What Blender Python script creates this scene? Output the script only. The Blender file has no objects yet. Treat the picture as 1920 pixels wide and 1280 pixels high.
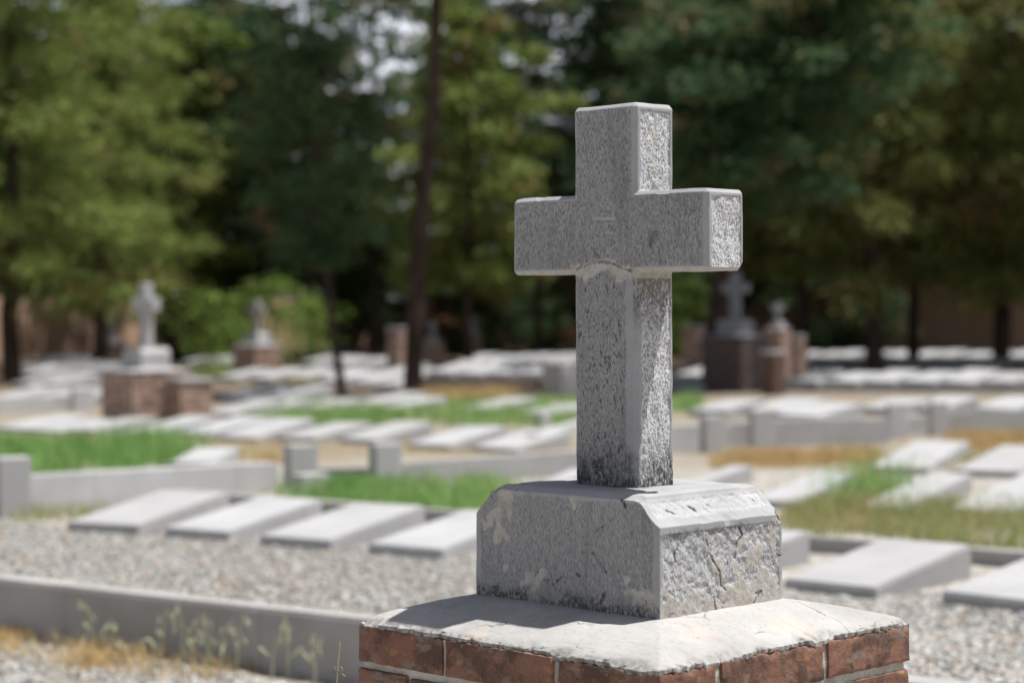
import bpy, bmesh, math, random
import numpy as np
from mathutils import Vector, Matrix

# ------------------------------------------------------------------ camera, world, sun, exposure
S = bpy.context.scene
COL = S.collection
R = math.radians
FPX, YAW, PITCH, ROLL = 3706.97, .7876, -.0137, -.0045
CAM = np.array([2.4936, -2.7871, 1.2])
_cy, _sy = math.cos(YAW), math.sin(YAW)
FW = np.array([-_sy*math.cos(PITCH), _cy*math.cos(PITCH), math.sin(PITCH)])
RT = np.array([_cy, _sy, 0.0]); UP = np.cross(RT, FW)
_c, _s = math.cos(ROLL), math.sin(ROLL)
RT, UP = _c*RT+_s*UP, -_s*RT+_c*UP
cd = bpy.data.cameras.new('camera'); cam = bpy.data.objects.new('camera', cd); COL.objects.link(cam)
M = Matrix.Identity(4)
for i in range(3):
    M[i][0], M[i][1], M[i][2], M[i][3] = RT[i], UP[i], -FW[i], CAM[i]
cam.matrix_world = M
cd.sensor_width = 36; cd.lens = FPX/1920*36
cd.clip_start = .05; cd.clip_end = 2000
cd.dof.use_dof = True; cd.dof.focus_distance = 3.62; cd.dof.aperture_fstop = 2.8
cd.dof.aperture_blades = 0
S.camera = cam

SUN = Vector((.23, .30, 1.0)).normalized()
el, az = math.asin(SUN.z), math.atan2(SUN.x, SUN.y)
w = bpy.data.worlds.new('World'); S.world = w; w.use_nodes = True
wn = w.node_tree; bgn = wn.nodes['Background']
sky = wn.nodes.new('ShaderNodeTexSky'); sky.sky_type = 'NISHITA'; sky.sun_disc = False
sky.sun_elevation = el; sky.sun_rotation = az; sky.air_density = 1.0; sky.dust_density = 3.0; sky.ozone_density = 1.0
tcw = wn.nodes.new('ShaderNodeTexCoord'); sepw = wn.nodes.new('ShaderNodeSeparateXYZ'); wn.links.new(tcw.outputs['Generated'], sepw.inputs[0])
def _rm(v, a, b, c, d):
    m_ = wn.nodes.new('ShaderNodeMapRange'); m_.interpolation_type = 'SMOOTHSTEP'; wn.links.new(v, m_.inputs[0])
    for i_, x_ in enumerate((a, b, c, d)): m_.inputs[i_+1].default_value = x_
    return m_.outputs[0]
nzw = wn.nodes.new('ShaderNodeTexNoise'); nzw.inputs['Scale'].default_value = 5; nzw.inputs['Detail'].default_value = 5
wn.links.new(tcw.outputs['Generated'], nzw.inputs['Vector'])
cl = wn.nodes.new('ShaderNodeMath'); cl.operation = 'MULTIPLY'
wn.links.new(_rm(nzw.outputs['Fac'], .38, .56, .25, 1), cl.inputs[0]); wn.links.new(_rm(sepw.outputs['Z'], .20, .42, 1, 0), cl.inputs[1])
mxw = wn.nodes.new('ShaderNodeMix'); mxw.data_type = 'RGBA'; wn.links.new(cl.outputs[0], mxw.inputs[0])
wn.links.new(sky.outputs[0], mxw.inputs[6]); mxw.inputs[7].default_value = (15.5, 16.3, 18.0, 1)
wn.links.new(mxw.outputs[2], bgn.inputs[0]); bgn.inputs[1].default_value = .050
ld = bpy.data.lights.new('sun', 'SUN'); ld.energy = 5.0; ld.angle = R(.5); ld.color = (1, .985, .955)
sun = bpy.data.objects.new('sun', ld); COL.objects.link(sun)
sun.rotation_euler = SUN.to_track_quat('Z', 'Y').to_euler()
S.view_settings.view_transform = 'Standard'; S.view_settings.look = 'None'
S.view_settings.exposure = .52; S.view_settings.gamma = 1; S.view_settings.use_curve_mapping = False
S.render.engine = 'CYCLES'
S.cycles.use_denoising = True
S.cycles.max_bounces = 6; S.cycles.diffuse_bounces = 3; S.cycles.transmission_bounces = 4

# ------------------------------------------------------------------ helpers
def ray(px, py):
    return FW + RT*((px-960)/FPX) - UP*((py-640)/FPX)
def hit(px, py, axis, val):                 # where the view line of a photo pixel meets the plane axis = val
    d = ray(px, py); return CAM + d*((val-CAM[axis])/d[axis])
def G(px, py, z=0.0): return hit(px, py, 2, z)
def at(px, depth, z=0.0):                   # a point 'depth' metres in front of the camera under photo column px
    d = ray(px, 590); d = d/np.dot(d, FW); p = CAM + d*depth
    return np.array([p[0], p[1], z])

def _hash(i, j, k, seed):
    h = (i*374761393 + j*668265263 + k*2147483647 + seed*1274126177) & 0xFFFFFFFF
    h = ((h ^ (h >> 13))*1274126177) & 0xFFFFFFFF
    h = ((h ^ (h >> 16))*2246822519) & 0xFFFFFFFF
    return ((h ^ (h >> 15)) & 0xFFFF)/65535.0*2-1
def vn(P, size, seed=0):                    # smooth value noise, -1..1
    Q = np.asarray(P, float)/size; F = np.floor(Q); T = Q-F; F = F.astype(np.int64); T = T*T*(3-2*T)
    out = 0
    for a in (0, 1):
        for b in (0, 1):
            for c in (0, 1):
                wgt = (T[:, 0] if a else 1-T[:, 0])*(T[:, 1] if b else 1-T[:, 1])*(T[:, 2] if c else 1-T[:, 2])
                out = out + wgt*_hash(F[:, 0]+a, F[:, 1]+b, F[:, 2]+c, seed)
    return out
def fbm(P, size, seed=0, n=3):
    return sum(vn(P, size/2**i, seed+i*17)*.5**i for i in range(n))
def sstep(a, b, x):
    t = np.clip((x-a)/(b-a), 0, 1); return t*t*(3-2*t)
def capsule(P, pts, r):                     # distance (minus r) to a polyline
    best = np.full(len(P), 9.0)
    pts = [np.asarray(p, float) for p in pts]
    if len(pts) == 1: return np.linalg.norm(P-pts[0], axis=1)-r
    for a, b in zip(pts[:-1], pts[1:]):
        ab = b-a; t = np.clip(((P-a)@ab)/max(ab@ab, 1e-12), 0, 1)
        best = np.minimum(best, np.linalg.norm(P-(a+t[:, None]*ab), axis=1))
    return best-r

def mesh_np(name, V, F, mat=None, smooth=True):
    me = bpy.data.meshes.new(name)
    V = np.asarray(V, np.float32)
    if isinstance(F, np.ndarray):
        n, k = F.shape
        me.vertices.add(len(V)); me.vertices.foreach_set('co', V.ravel())
        me.loops.add(n*k); me.loops.foreach_set('vertex_index', F.astype(np.int32).ravel())
        me.polygons.add(n); me.polygons.foreach_set('loop_start', np.arange(0, n*k, k, dtype=np.int32))
        me.polygons.foreach_set('loop_total', np.full(n, k, np.int32))
        me.update(calc_edges=True)
    else:
        me.from_pydata(V.tolist(), [], F); me.update()
    if smooth: me.polygons.foreach_set('use_smooth', np.ones(len(me.polygons), bool))
    if mat: me.materials.append(mat)
    return me
def link(name, me, parent=None, loc=None):
    o = bpy.data.objects.new(name, me); COL.objects.link(o)
    if parent: o.parent = parent
    if loc is not None: o.location = loc
    return o
def tag(o, label=None, cat=None, group=None, kind=None):
    if label: o['label'] = label
    if cat: o['category'] = cat
    if group: o['group'] = group
    o['kind'] = kind or 'thing'
    return o
def empty(name, loc, rz=0, label=None, cat=None, group=None):
    o = bpy.data.objects.new(name, None); COL.objects.link(o); o.location = loc; o.rotation_euler = (0, 0, rz)
    o.empty_display_size = .1
    return tag(o, label, cat, group)
def attr(me, name, arr):
    a = me.attributes.new(name, 'FLOAT', 'POINT'); a.data.foreach_set('value', np.asarray(arr, np.float32))
def bm_mesh(bm, name, mat, smooth=False):
    me = bpy.data.meshes.new(name); bm.to_mesh(me); bm.free()
    if smooth: me.polygons.foreach_set('use_smooth', np.ones(len(me.polygons), bool))
    if mat: me.materials.append(mat)
    return me
def box_bm(x0, x1, y0, y1, z0, z1, bev=0, bm=None, seg=1):
    own = bmesh.new()
    vs = [own.verts.new((x, y, z)) for x in (x0, x1) for y in (y0, y1) for z in (z0, z1)]
    for f in ((0, 1, 3, 2), (4, 6, 7, 5), (0, 4, 5, 1), (2, 3, 7, 6), (0, 2, 6, 4), (1, 5, 7, 3)):
        own.faces.new([vs[i] for i in f])
    bmesh.ops.recalc_face_normals(own, faces=own.faces)
    if bev: bmesh.ops.bevel(own, geom=list(own.edges), offset=bev, segments=seg, affect='EDGES', profile=.6)
    if bm is None: return own
    t = bpy.data.meshes.new('t'); own.to_mesh(t); own.free(); bm.from_mesh(t); bpy.data.meshes.remove(t)
    return bm
def voxelize(bm, size):
    me = bpy.data.meshes.new('t'); bm.to_mesh(me); bm.free()
    o = bpy.data.objects.new('t', me); COL.objects.link(o)
    md = o.modifiers.new('r', 'REMESH'); md.mode = 'VOXEL'; md.voxel_size = size
    dg = bpy.context.evaluated_depsgraph_get(); ev = o.evaluated_get(dg); em = ev.to_mesh()
    V = np.empty(len(em.vertices)*3, np.float32); em.vertices.foreach_get('co', V); V = V.reshape(-1, 3).astype(float)
    N = np.empty(len(em.vertices)*3, np.float32); em.vertices.foreach_get('normal', N); N = N.reshape(-1, 3).astype(float)
    F = [tuple(p.vertices) for p in em.polygons]
    ev.to_mesh_clear(); bpy.data.objects.remove(o); bpy.data.meshes.remove(me)
    return V, N, F

# ------------------------------------------------------------------ materials
class NT:
    def __init__(s, name):
        s.m = bpy.data.materials.new(name); s.m.use_nodes = True; s.t = s.m.node_tree
        s.b = s.t.nodes['Principled BSDF']; s.b.inputs['Roughness'].default_value = .85
        s.b.inputs['Specular IOR Level'].default_value = .25
        s.co = s.t.nodes.new('ShaderNodeTexCoord').outputs['Object']
    def n(s, typ, **kw):
        nd = s.t.nodes.new(typ)
        for k, v in kw.items():
            if hasattr(nd, k) and k not in ('Scale', 'Detail'): setattr(nd, k, v)
        return nd
    def set(s, sock, v):
        if isinstance(v, bpy.types.NodeSocket): s.t.links.new(v, sock)
        else: sock.default_value = v
    def geo(s): return s.t.nodes.new('ShaderNodeNewGeometry').outputs['Position']
    def mapping(s, scale, co=None):
        nd = s.n('ShaderNodeMapping'); s.set(nd.inputs['Vector'], co or s.co); nd.inputs['Scale'].default_value = scale; return nd.outputs[0]
    def noise(s, scale, detail=3, rough=.55, co=None):
        nd = s.n('ShaderNodeTexNoise'); s.set(nd.inputs['Vector'], co or s.co)
        nd.inputs['Scale'].default_value = scale; nd.inputs['Detail'].default_value = detail; nd.inputs['Roughness'].default_value = rough
        return nd.outputs['Fac']
    def voro(s, scale, co=None, feature='F1'):
        nd = s.n('ShaderNodeTexVoronoi'); nd.feature = feature; s.set(nd.inputs['Vector'], co or s.co); nd.inputs['Scale'].default_value = scale
        return nd
    def rmp(s, v, a, b, c=0., d=1.):
        nd = s.n('ShaderNodeMapRange'); nd.interpolation_type = 'SMOOTHSTEP'; s.set(nd.inputs[0], v)
        for i, x in enumerate((a, b, c, d)): nd.inputs[i+1].default_value = x
        return nd.outputs[0]
    def math(s, op, a, b=0.):
        nd = s.n('ShaderNodeMath'); nd.operation = op; s.set(nd.inputs[0], a); s.set(nd.inputs[1], b); return nd.outputs[0]
    def mix(s, f, a, b):
        nd = s.n('ShaderNodeMix'); nd.data_type = 'RGBA'; s.set(nd.inputs[0], f)
        for i, v in ((6, a), (7, b)):
            s.set(nd.inputs[i], v if isinstance(v, bpy.types.NodeSocket) else (*v, 1))
        return nd.outputs[2]
    def ramp(s, v, stops, interp='LINEAR'):
        nd = s.n('ShaderNodeValToRGB'); s.set(nd.inputs[0], v); e = nd.color_ramp.elements; nd.color_ramp.interpolation = interp
        while len(e) < len(stops): e.new(.5)
        for k, (p, c) in zip(e, stops): k.position = p; k.color = (*c, 1)
        return nd.outputs[0]
    def at(s, name):
        nd = s.n('ShaderNodeAttribute'); nd.attribute_name = name; return nd.outputs['Fac']
    def rnd(s): return s.n('ShaderNodeObjectInfo').outputs['Random']
    def bump(s, h, strength=1, dist=.002, prev=None):
        nd = s.n('ShaderNodeBump'); s.set(nd.inputs['Height'], h); nd.inputs['Strength'].default_value = strength; nd.inputs['Distance'].default_value = dist
        if prev: s.set(nd.inputs['Normal'], prev)
        return nd.outputs[0]
    def out(s, color, normal=None, rough=None):
        s.set(s.b.inputs['Base Color'], color if isinstance(color, bpy.types.NodeSocket) else (*color, 1))
        if normal: s.set(s.b.inputs['Normal'], normal)
        if rough is not None: s.set(s.b.inputs['Roughness'], rough)
        return s.m

def mat_monument_stone():
    k = NT('tooled_grey_stone')
    rough, tan, dirt, frontm, inner, low = k.at('rough'), k.at('tan'), k.at('dirt'), k.at('front'), k.at('inner'), k.at('low')
    streak = k.noise(430, 2, .6, k.mapping((1, 1, .28)))
    fine = k.noise(600, 3, .65)
    patch = k.noise(9, 3, .6)
    pa = k.math('MULTIPLY', k.math('SUBTRACT', patch, .5), .20)
    p1 = k.rmp(k.math('ADD', k.noise(290, 3, .6, k.mapping((1, 1, .5))), pa), .595, .65)
    p2 = k.rmp(k.math('ADD', k.noise(150, 3, .62, k.mapping((1, .8, .45))), pa), .60, .635)
    pits = k.math('MULTIPLY', k.math('MAXIMUM', p1, k.math('MULTIPLY', p2, low)), inner)
    sp = k.noise(230, 3, .6, k.mapping((1, 1, .8)))
    spots = k.math('MULTIPLY', k.rmp(sp, .485, .575), rough)
    col = k.mix(k.rmp(patch, .3, .7), (.220, .220, .225), (.285, .284, .288))
    flk = k.rmp(streak, .46, .64)
    col = k.mix(k.math('MULTIPLY', flk, .55), col, (.405, .385, .355))
    col = k.mix(k.rmp(streak, .50, .32, 0, .6), col, (.15, .147, .147))
    dv = k.voro(42); dc = k.n('ShaderNodeSeparateColor'); k.set(dc.inputs[0], dv.outputs['Color'])
    dots = k.math('MULTIPLY', k.rmp(k.math('ADD', dv.outputs['Distance'], k.math('MULTIPLY', dc.outputs[1], .12)), .17, .11), k.rmp(dc.outputs[0], .62, .66))
    pits = k.math('MAXIMUM', pits, k.math('MULTIPLY', dots, frontm))
    rain = k.noise(15, 4, .6, k.mapping((1, 1, .13)))
    col = k.mix(k.rmp(rain, .52, .70, 0, .42), col, (.13, .128, .125))
    col = k.mix(k.rmp(k.noise(24, 4, .65), .58, .70, 0, .35), col, (.34, .325, .29))
    # the plain drafted margins are paler than the tooled field
    col = k.mix(k.rmp(inner, .02, .12, .8, 0), col, k.mix(k.rmp(patch, .3, .7), (.30, .30, .303), (.36, .36, .363)))
    col = k.mix(k.math('MULTIPLY', rough, .85), col, k.mix(k.rmp(fine, .35, .65), (.52, .52, .525), (.70, .70, .705)))
    col = k.mix(k.math('MULTIPLY', pits, k.math('ADD', k.math('MULTIPLY', low, .50), .30)), col, (.075, .07, .07))
    col = k.mix(k.math('MULTIPLY', spots, .78), col, (.17, .165, .16))
    tc = k.mix(k.rmp(k.noise(60, 4, .6), .35, .65), (.37, .345, .305), (.45, .425, .39))
    col = k.mix(tan, col, tc)
    col = k.mix(k.math('MULTIPLY', dirt, k.rmp(k.noise(190, 4, .7, k.mapping((1, 1, .5))), .36, .56)), col, (.045, .042, .04))
    h = k.math('MULTIPLY', pits, -1.3)
    h = k.math('ADD', h, k.math('MULTIPLY', streak, 1.0))
    h = k.math('ADD', h, k.math('MULTIPLY', fine, .35))
    h = k.math('ADD', h, k.math('MULTIPLY', k.math('MULTIPLY', sp, rough), -2.6))
    return k.out(col, k.bump(h, .8, .0016), .9)

def mat_concrete(name, a, b, scale=60, bump=.5, joints=False):
    k = NT(name)
    n = k.noise(3.0, 4, .6); f = k.noise(scale, 4, .65); r = k.rnd()
    col = k.mix(k.rmp(n, .3, .7), a, b)
    col = k.mix(k.rmp(r, 0, 1, 0, .34), col, (.27, .255, .24))
    col = k.mix(k.rmp(f, .40, .70, 0, .30), col, (.24, .235, .23))
    if joints:
        sx = k.n('ShaderNodeSeparateXYZ'); k.set(sx.inputs[0], k.co)
        fr_ = k.math('ABSOLUTE', k.math('SUBTRACT', k.math('FRACT', k.math('DIVIDE', sx.outputs[0], 1.17)), .5))
        col = k.mix(k.rmp(fr_, .0050, .002, 0, .4), col, (.07, .06, .05))
    st = k.noise(11, 5, .7)
    col = k.mix(k.rmp(st, .58, .75, 0, .35), col, (.20, .18, .155))
    return k.out(col, k.bump(f, bump, .004), .9)

def mat_brick(name='fired_brick', ca=(.160, .078, .054), cb=(.235, .120, .084)):
    k = NT(name)
    tone = k.at('tone')
    n = k.noise(14, 4, .6); f = k.noise(90, 4, .6); sm = k.noise(28, 3, .6, k.mapping((.5, .5, 1.2)))
    col = k.mix(tone, ca, cb)
    col = k.mix(k.rmp(n, .44, .60, 0, .8), col, (.075, .047, .038))
    col = k.mix(k.rmp(sm, .52, .66, 0, .75), col, (.21, .165, .135))
    col = k.mix(k.rmp(f, .55, .72, 0, .5), col, (.30, .19, .14))
    col = k.mix(k.rmp(k.noise(17, 2, .5, k.mapping((1, 1, 1.8))), .62, .68, 0, .6), col, (.36, .17, .075))
    pit = k.rmp(k.noise(160, 2, .6), .66, .73)
    col = k.mix(k.math('MULTIPLY', pit, .7), col, (.03, .022, .02))
    h = k.math('ADD', k.math('MULTIPLY', f, 1.), k.math('MULTIPLY', pit, -1.))
    h = k.math('ADD', h, k.math('MULTIPLY', sm, 1.2))
    return k.out(col, k.bump(h, .6, .003), .9)

def mat_mortar(name, a, b, stain=(.16, .14, .12), amount=.6):
    k = NT(name)
    n = k.noise(10, 5, .65); f = k.noise(130, 4, .7)
    col = k.mix(k.rmp(n, .35, .65), a, b)
    col = k.mix(k.rmp(f, .55, .72, 0, amount), col, stain)
    return k.out(col, k.bump(k.math('ADD', f, k.math('MULTIPLY', k.noise(45, 4, .6), 1.5)), .7, .003), .95)

def mat_cap():
    k = NT('white_mortar_cap')
    n = k.noise(6, 5, .6); f = k.noise(170, 4, .7, k.mapping((.5, 1, 1))); m = k.noise(50, 5, .7, k.mapping((.35, 1, 1)))
    col = k.mix(k.rmp(n, .3, .7), (.305, .297, .285), (.40, .392, .378))
    col = k.mix(k.at('tan'), col, (.50, .40, .32))
    col = k.mix(k.rmp(m, .48, .70, 0, .62), col, (.36, .325, .29))
    col = k.mix(k.rmp(f, .54, .70, 0, .6), col, (.21, .195, .175))
    # hairline cracks: thin bands of warped cell borders
    wc = k.n('ShaderNodeVectorMath'); wc.operation = 'ADD'
    nz = k.n('ShaderNodeTexNoise'); k.set(nz.inputs['Vector'], k.co); nz.inputs['Scale'].default_value = 26; nz.inputs['Detail'].default_value = 5
    sc = k.n('ShaderNodeVectorMath'); sc.operation = 'SCALE'; k.set(sc.inputs[0], nz.outputs['Color']); sc.inputs['Scale'].default_value = .05
    k.set(wc.inputs[0], k.co); k.set(wc.inputs[1], sc.outputs[0])
    vo = k.voro(4.2, wc.outputs[0], 'DISTANCE_TO_EDGE').outputs['Distance']
    cr = k.math('MULTIPLY', k.rmp(vo, .008, .002), k.rmp(k.noise(7, 3), .50, .60))
    col = k.mix(k.math('MULTIPLY', cr, .6), col, (.10, .085, .075))
    col = k.mix(k.math('MULTIPLY', k.at('dirt'), k.rmp(k.noise(70, 4, .7), .38, .58)), col, (.10, .085, .07))
    h = k.math('ADD', k.math('MULTIPLY', f, .6), k.math('MULTIPLY', m, .9)); h = k.math('ADD', h, k.math('MULTIPLY', cr, -2.5))
    return k.out(col, k.bump(h, .55, .003), .95)

def mat_gravel(name, base_scale=46, far=True):
    k = NT(name); P = k.geo()
    v = k.voro(base_scale, P); cell = k.n('ShaderNodeSeparateColor'); k.set(cell.inputs[0], v.outputs['Color'])
    c = k.ramp(cell.outputs[0], [(0, (.24, .225, .20)), (.22, (.40, .38, .345)), (.42, (.50, .475, .44)), (.60, (.39, .325, .255)), (.72, (.60, .585, .56)), (.88, (.34, .335, .325)), (1, (.66, .64, .61))], 'CONSTANT')
    d = k.rmp(v.outputs['Distance'], .35, .75)
    c = k.mix(k.math('MULTIPLY', d, .6), c, (.15, .13, .105))
    big = k.noise(1.4, 5, .62, P)
    c = k.mix(.05, c, (.0, .0, .0)); c = k.mix(k.rmp(big, .50, .68, 0, .65), c, (.29, .24, .175))
    gr = k.noise(2.6, 4, .6, P)
    c = k.mix(k.rmp(gr, .60, .72, 0, .5), c, (.22, .23, .10))
    if far:
        # deeper into the cemetery the gravel gives way to dry soil, then to brown needle litter under the trees
        dv = k.n('ShaderNodeVectorMath'); dv.operation = 'DOT_PRODUCT'; k.set(dv.inputs[0], P); dv.inputs[1].default_value = (-.7087, .7055, 0)
        dist = k.math('ADD', dv.outputs['Value'], k.math('MULTIPLY', k.math('SUBTRACT', big, .5), 6))
        soil = k.mix(k.rmp(k.noise(.9, 4, .6, P), .38, .62), (.20, .155, .10), (.235, .20, .15))
        soil = k.mix(k.rmp(k.noise(.55, 4, .6, P), .55, .68, 0, .7), soil, (.16, .20, .07))
        c = k.mix(k.rmp(dist, 9.5, 14, 0, .8), c, soil)
        c = k.mix(k.rmp(dist, 21, 34), c, (.10, .072, .045))
    h = k.math('MULTIPLY', v.outputs['Distance'], -1)
    return k.out(c, k.bump(h, .9, .012), .95)

def mat_foliage(name, a, b, c3, trans=.28, brown=.75):
    k = NT(name); P = k.geo()
    n = k.noise(.9, 3, .6, P); f = k.noise(7, 2, .6, P); r = k.rnd()
    col = k.mix(k.rmp(n, .32, .68), a, b)
    col = k.mix(k.rmp(f, .45, .75, 0, .6), col, c3)
    col = k.mix(k.math('MULTIPLY', r, .3), col, a)
    dead = k.math('MULTIPLY', k.rmp(k.noise(.75, 3, .65, P), .55, .66), brown)
    col = k.mix(dead, col, (.22, .125, .060))
    k.out(col, None, .75)
    tr = k.n('ShaderNodeBsdfTranslucent'); k.set(tr.inputs[0], col)
    mx = k.n('ShaderNodeMixShader'); mx.inputs[0].default_value = trans
    k.t.links.new(k.b.outputs[0], mx.inputs[1]); k.t.links.new(tr.outputs[0], mx.inputs[2])
    k.t.links.new(mx.outputs[0], k.t.nodes['Material Output'].inputs[0])
    return k.m
def mat_blade(name, a, b, c3):
    k = NT(name); r = k.at('tone')
    col = k.ramp(r, [(0, a), (.55, b), (1, c3)])
    k.out(col, None, .7)
    tr = k.n('ShaderNodeBsdfTranslucent'); k.set(tr.inputs[0], col)
    mx = k.n('ShaderNodeMixShader'); mx.inputs[0].default_value = .35
    k.t.links.new(k.b.outputs[0], mx.inputs[1]); k.t.links.new(tr.outputs[0], mx.inputs[2])
    k.t.links.new(mx.outputs[0], k.t.nodes['Material Output'].inputs[0])
    return k.m
def mat_bark(name, a, b):
    k = NT(name); t = k.mapping((1, 1, .22))
    n = k.noise(9, 4, .65, t)
    return k.out(k.mix(k.rmp(n, .35, .65), a, b), k.bump(n, .8, .03), .95)
def mat_wall(name, a, b):
    k = NT(name); P = k.geo()
    n = k.noise(.6, 5, .6, P)
    return k.out(k.mix(k.rmp(n, .35, .65), a, b), k.bump(k.noise(8, 4, .6, P), .5, .03), .95)

M_STONE = mat_monument_stone()
M_BRICK = mat_brick(); M_MORTAR = mat_mortar('joint_mortar', (.34, .30, .25), (.50, .465, .415))
M_CAP = mat_cap()
M_SLAB = mat_concrete('pale_grave_concrete', (.325, .323, .328), (.40, .397, .402))
M_KERB = mat_concrete('grey_kerb_concrete', (.31, .295, .282), (.41, .395, .382), joints=True)
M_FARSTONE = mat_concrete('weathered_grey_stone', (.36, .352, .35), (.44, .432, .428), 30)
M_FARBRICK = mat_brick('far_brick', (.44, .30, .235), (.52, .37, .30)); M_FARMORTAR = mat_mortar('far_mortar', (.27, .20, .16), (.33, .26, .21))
M_GRAVEL = mat_gravel('cemetery_gravel'); M_PATH = mat_gravel('path_gravel', 44, False)
M_PINE = mat_foliage('pine_needles', (.11, .175, .030), (.20, .255, .060), (.31, .25, .10))
M_PINEDARK = mat_foliage('shade_tinted_pine_needles', (.034, .088, .036), (.078, .14, .052), (.17, .14, .06))  # bluer needles, with the trees' shadow side put into the darker colour
M_PINEOLIVE = mat_foliage('olive_pine_needles', (.095, .135, .026), (.185, .205, .055), (.31, .22, .10), .28, 1.)
M_LEAF = mat_foliage('broad_leaves', (.10, .19, .03), (.19, .28, .055), (.34, .34, .09), .45, 0.)
M_GRASS = mat_blade('green_grass', (.15, .30, .075), (.25, .43, .13), (.50, .50, .25))
M_DRY = mat_blade('dry_grass', (.46, .29, .11), (.58, .42, .20), (.62, .52, .32))
M_MIX = mat_blade('half_dry_grass', (.16, .27, .07), (.34, .36, .15), (.55, .43, .23))
M_STALK = mat_blade('pale_stalks', (.40, .46, .26), (.58, .58, .42), (.62, .52, .36))
M_BARK = mat_bark('dark_bark', (.030, .020, .015), (.075, .050, .038))
M_WALLA = mat_wall('mud_brick_wall', (.50, .32, .22), (.58, .39, .28))

# ------------------------------------------------------------------ ground
KA, KB = G(0, 1083, .02), G(671, 1160, .02)             # kerb line: front top edge
kd = (KB-KA)[:2]; kd = kd/np.linalg.norm(kd); kn = np.array([-kd[1], kd[0]])   # along, and away from the camera
def kp(t, o, z): p = KA[:2]+kd*t+kn*o; return (p[0], p[1], z)
L = 600
link('ground', mesh_np('ground', [kp(-L, .10, 0), kp(L, .10, 0), kp(L, 900, 0), kp(-L, 900, 0)], [(0, 1, 2, 3)], M_GRAVEL, False))['kind'] = 'structure'
link('path', mesh_np('path', [kp(-L, -400, -.24), kp(L, -400, -.24), kp(L, .07, -.24), kp(-L, .07, -.24)], [(0, 1, 2, 3)], M_PATH, False))['kind'] = 'structure'

def wall_between(name, p, q, h0, h1, t, mat, label, cat, z=0., bev=.012, group=None, side=1):
    """A straight low wall or kerb from p to q (its face towards the right of p->q when side = 1)."""
    p = np.asarray(p, float); q = np.asarray(q, float); d = (q-p)[:2]; ln = np.linalg.norm(d); d /= ln
    bm = bmesh.new()
    nseg = max(1, int(ln/1.1))
    y0, y1 = (0, t) if side == 1 else (-t, 0)
    own = box_bm(0, ln, y0, y1, -.06, 1, 0)
    for i in range(1, nseg):
        bmesh.ops.bisect_plane(own, geom=own.verts[:]+own.edges[:]+own.faces[:], plane_co=(ln*i/nseg, 0, 0), plane_no=(1, 0, 0))
    rg = random.Random(int(ln*1000))
    for v in own.verts:
        if v.co.z > .5: v.co.z = h0+(h1-h0)*v.co.x/ln+rg.uniform(-.004, .004)
    e = [e for e in own.edges if all(v.co.z > 0 for v in e.verts) and abs((e.verts[0].co-e.verts[1].co).x) > .01]
    if bev: bmesh.ops.bevel(own, geom=e, offset=bev, segments=2, affect='EDGES')
    o = link(name, bm_mesh(own, name, mat), None, (p[0], p[1], z)); o.rotation_euler = (0, 0, math.atan2(d[1], d[0]))
    return tag(o, label, cat, group)

kerb = wall_between('stone_kerb', kp(-6, 0, 0), kp(9, 0, 0), .26, .26, .13, M_KERB,
                    'long low grey kerb running past the pedestal, gravel behind it', 'kerb', -.24)

# ------------------------------------------------------------------ the main monument (brick pedestal, plinth, cross)
ZC = .906                                  # cap plane above the path
root = empty('grave_monument', (0, 0, -.24), 0, 'large grey stone cross in sharp focus on a brick pedestal', 'monument')
def loc(p): return np.array([p[0], p[1], p[2]+.24-ZC])    # world -> coordinates with z = 0 at the cap
PU0, PU1, PV0, PV1, EZ = -.3696, .3862, -.3527, .3675, -.0443

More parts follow.
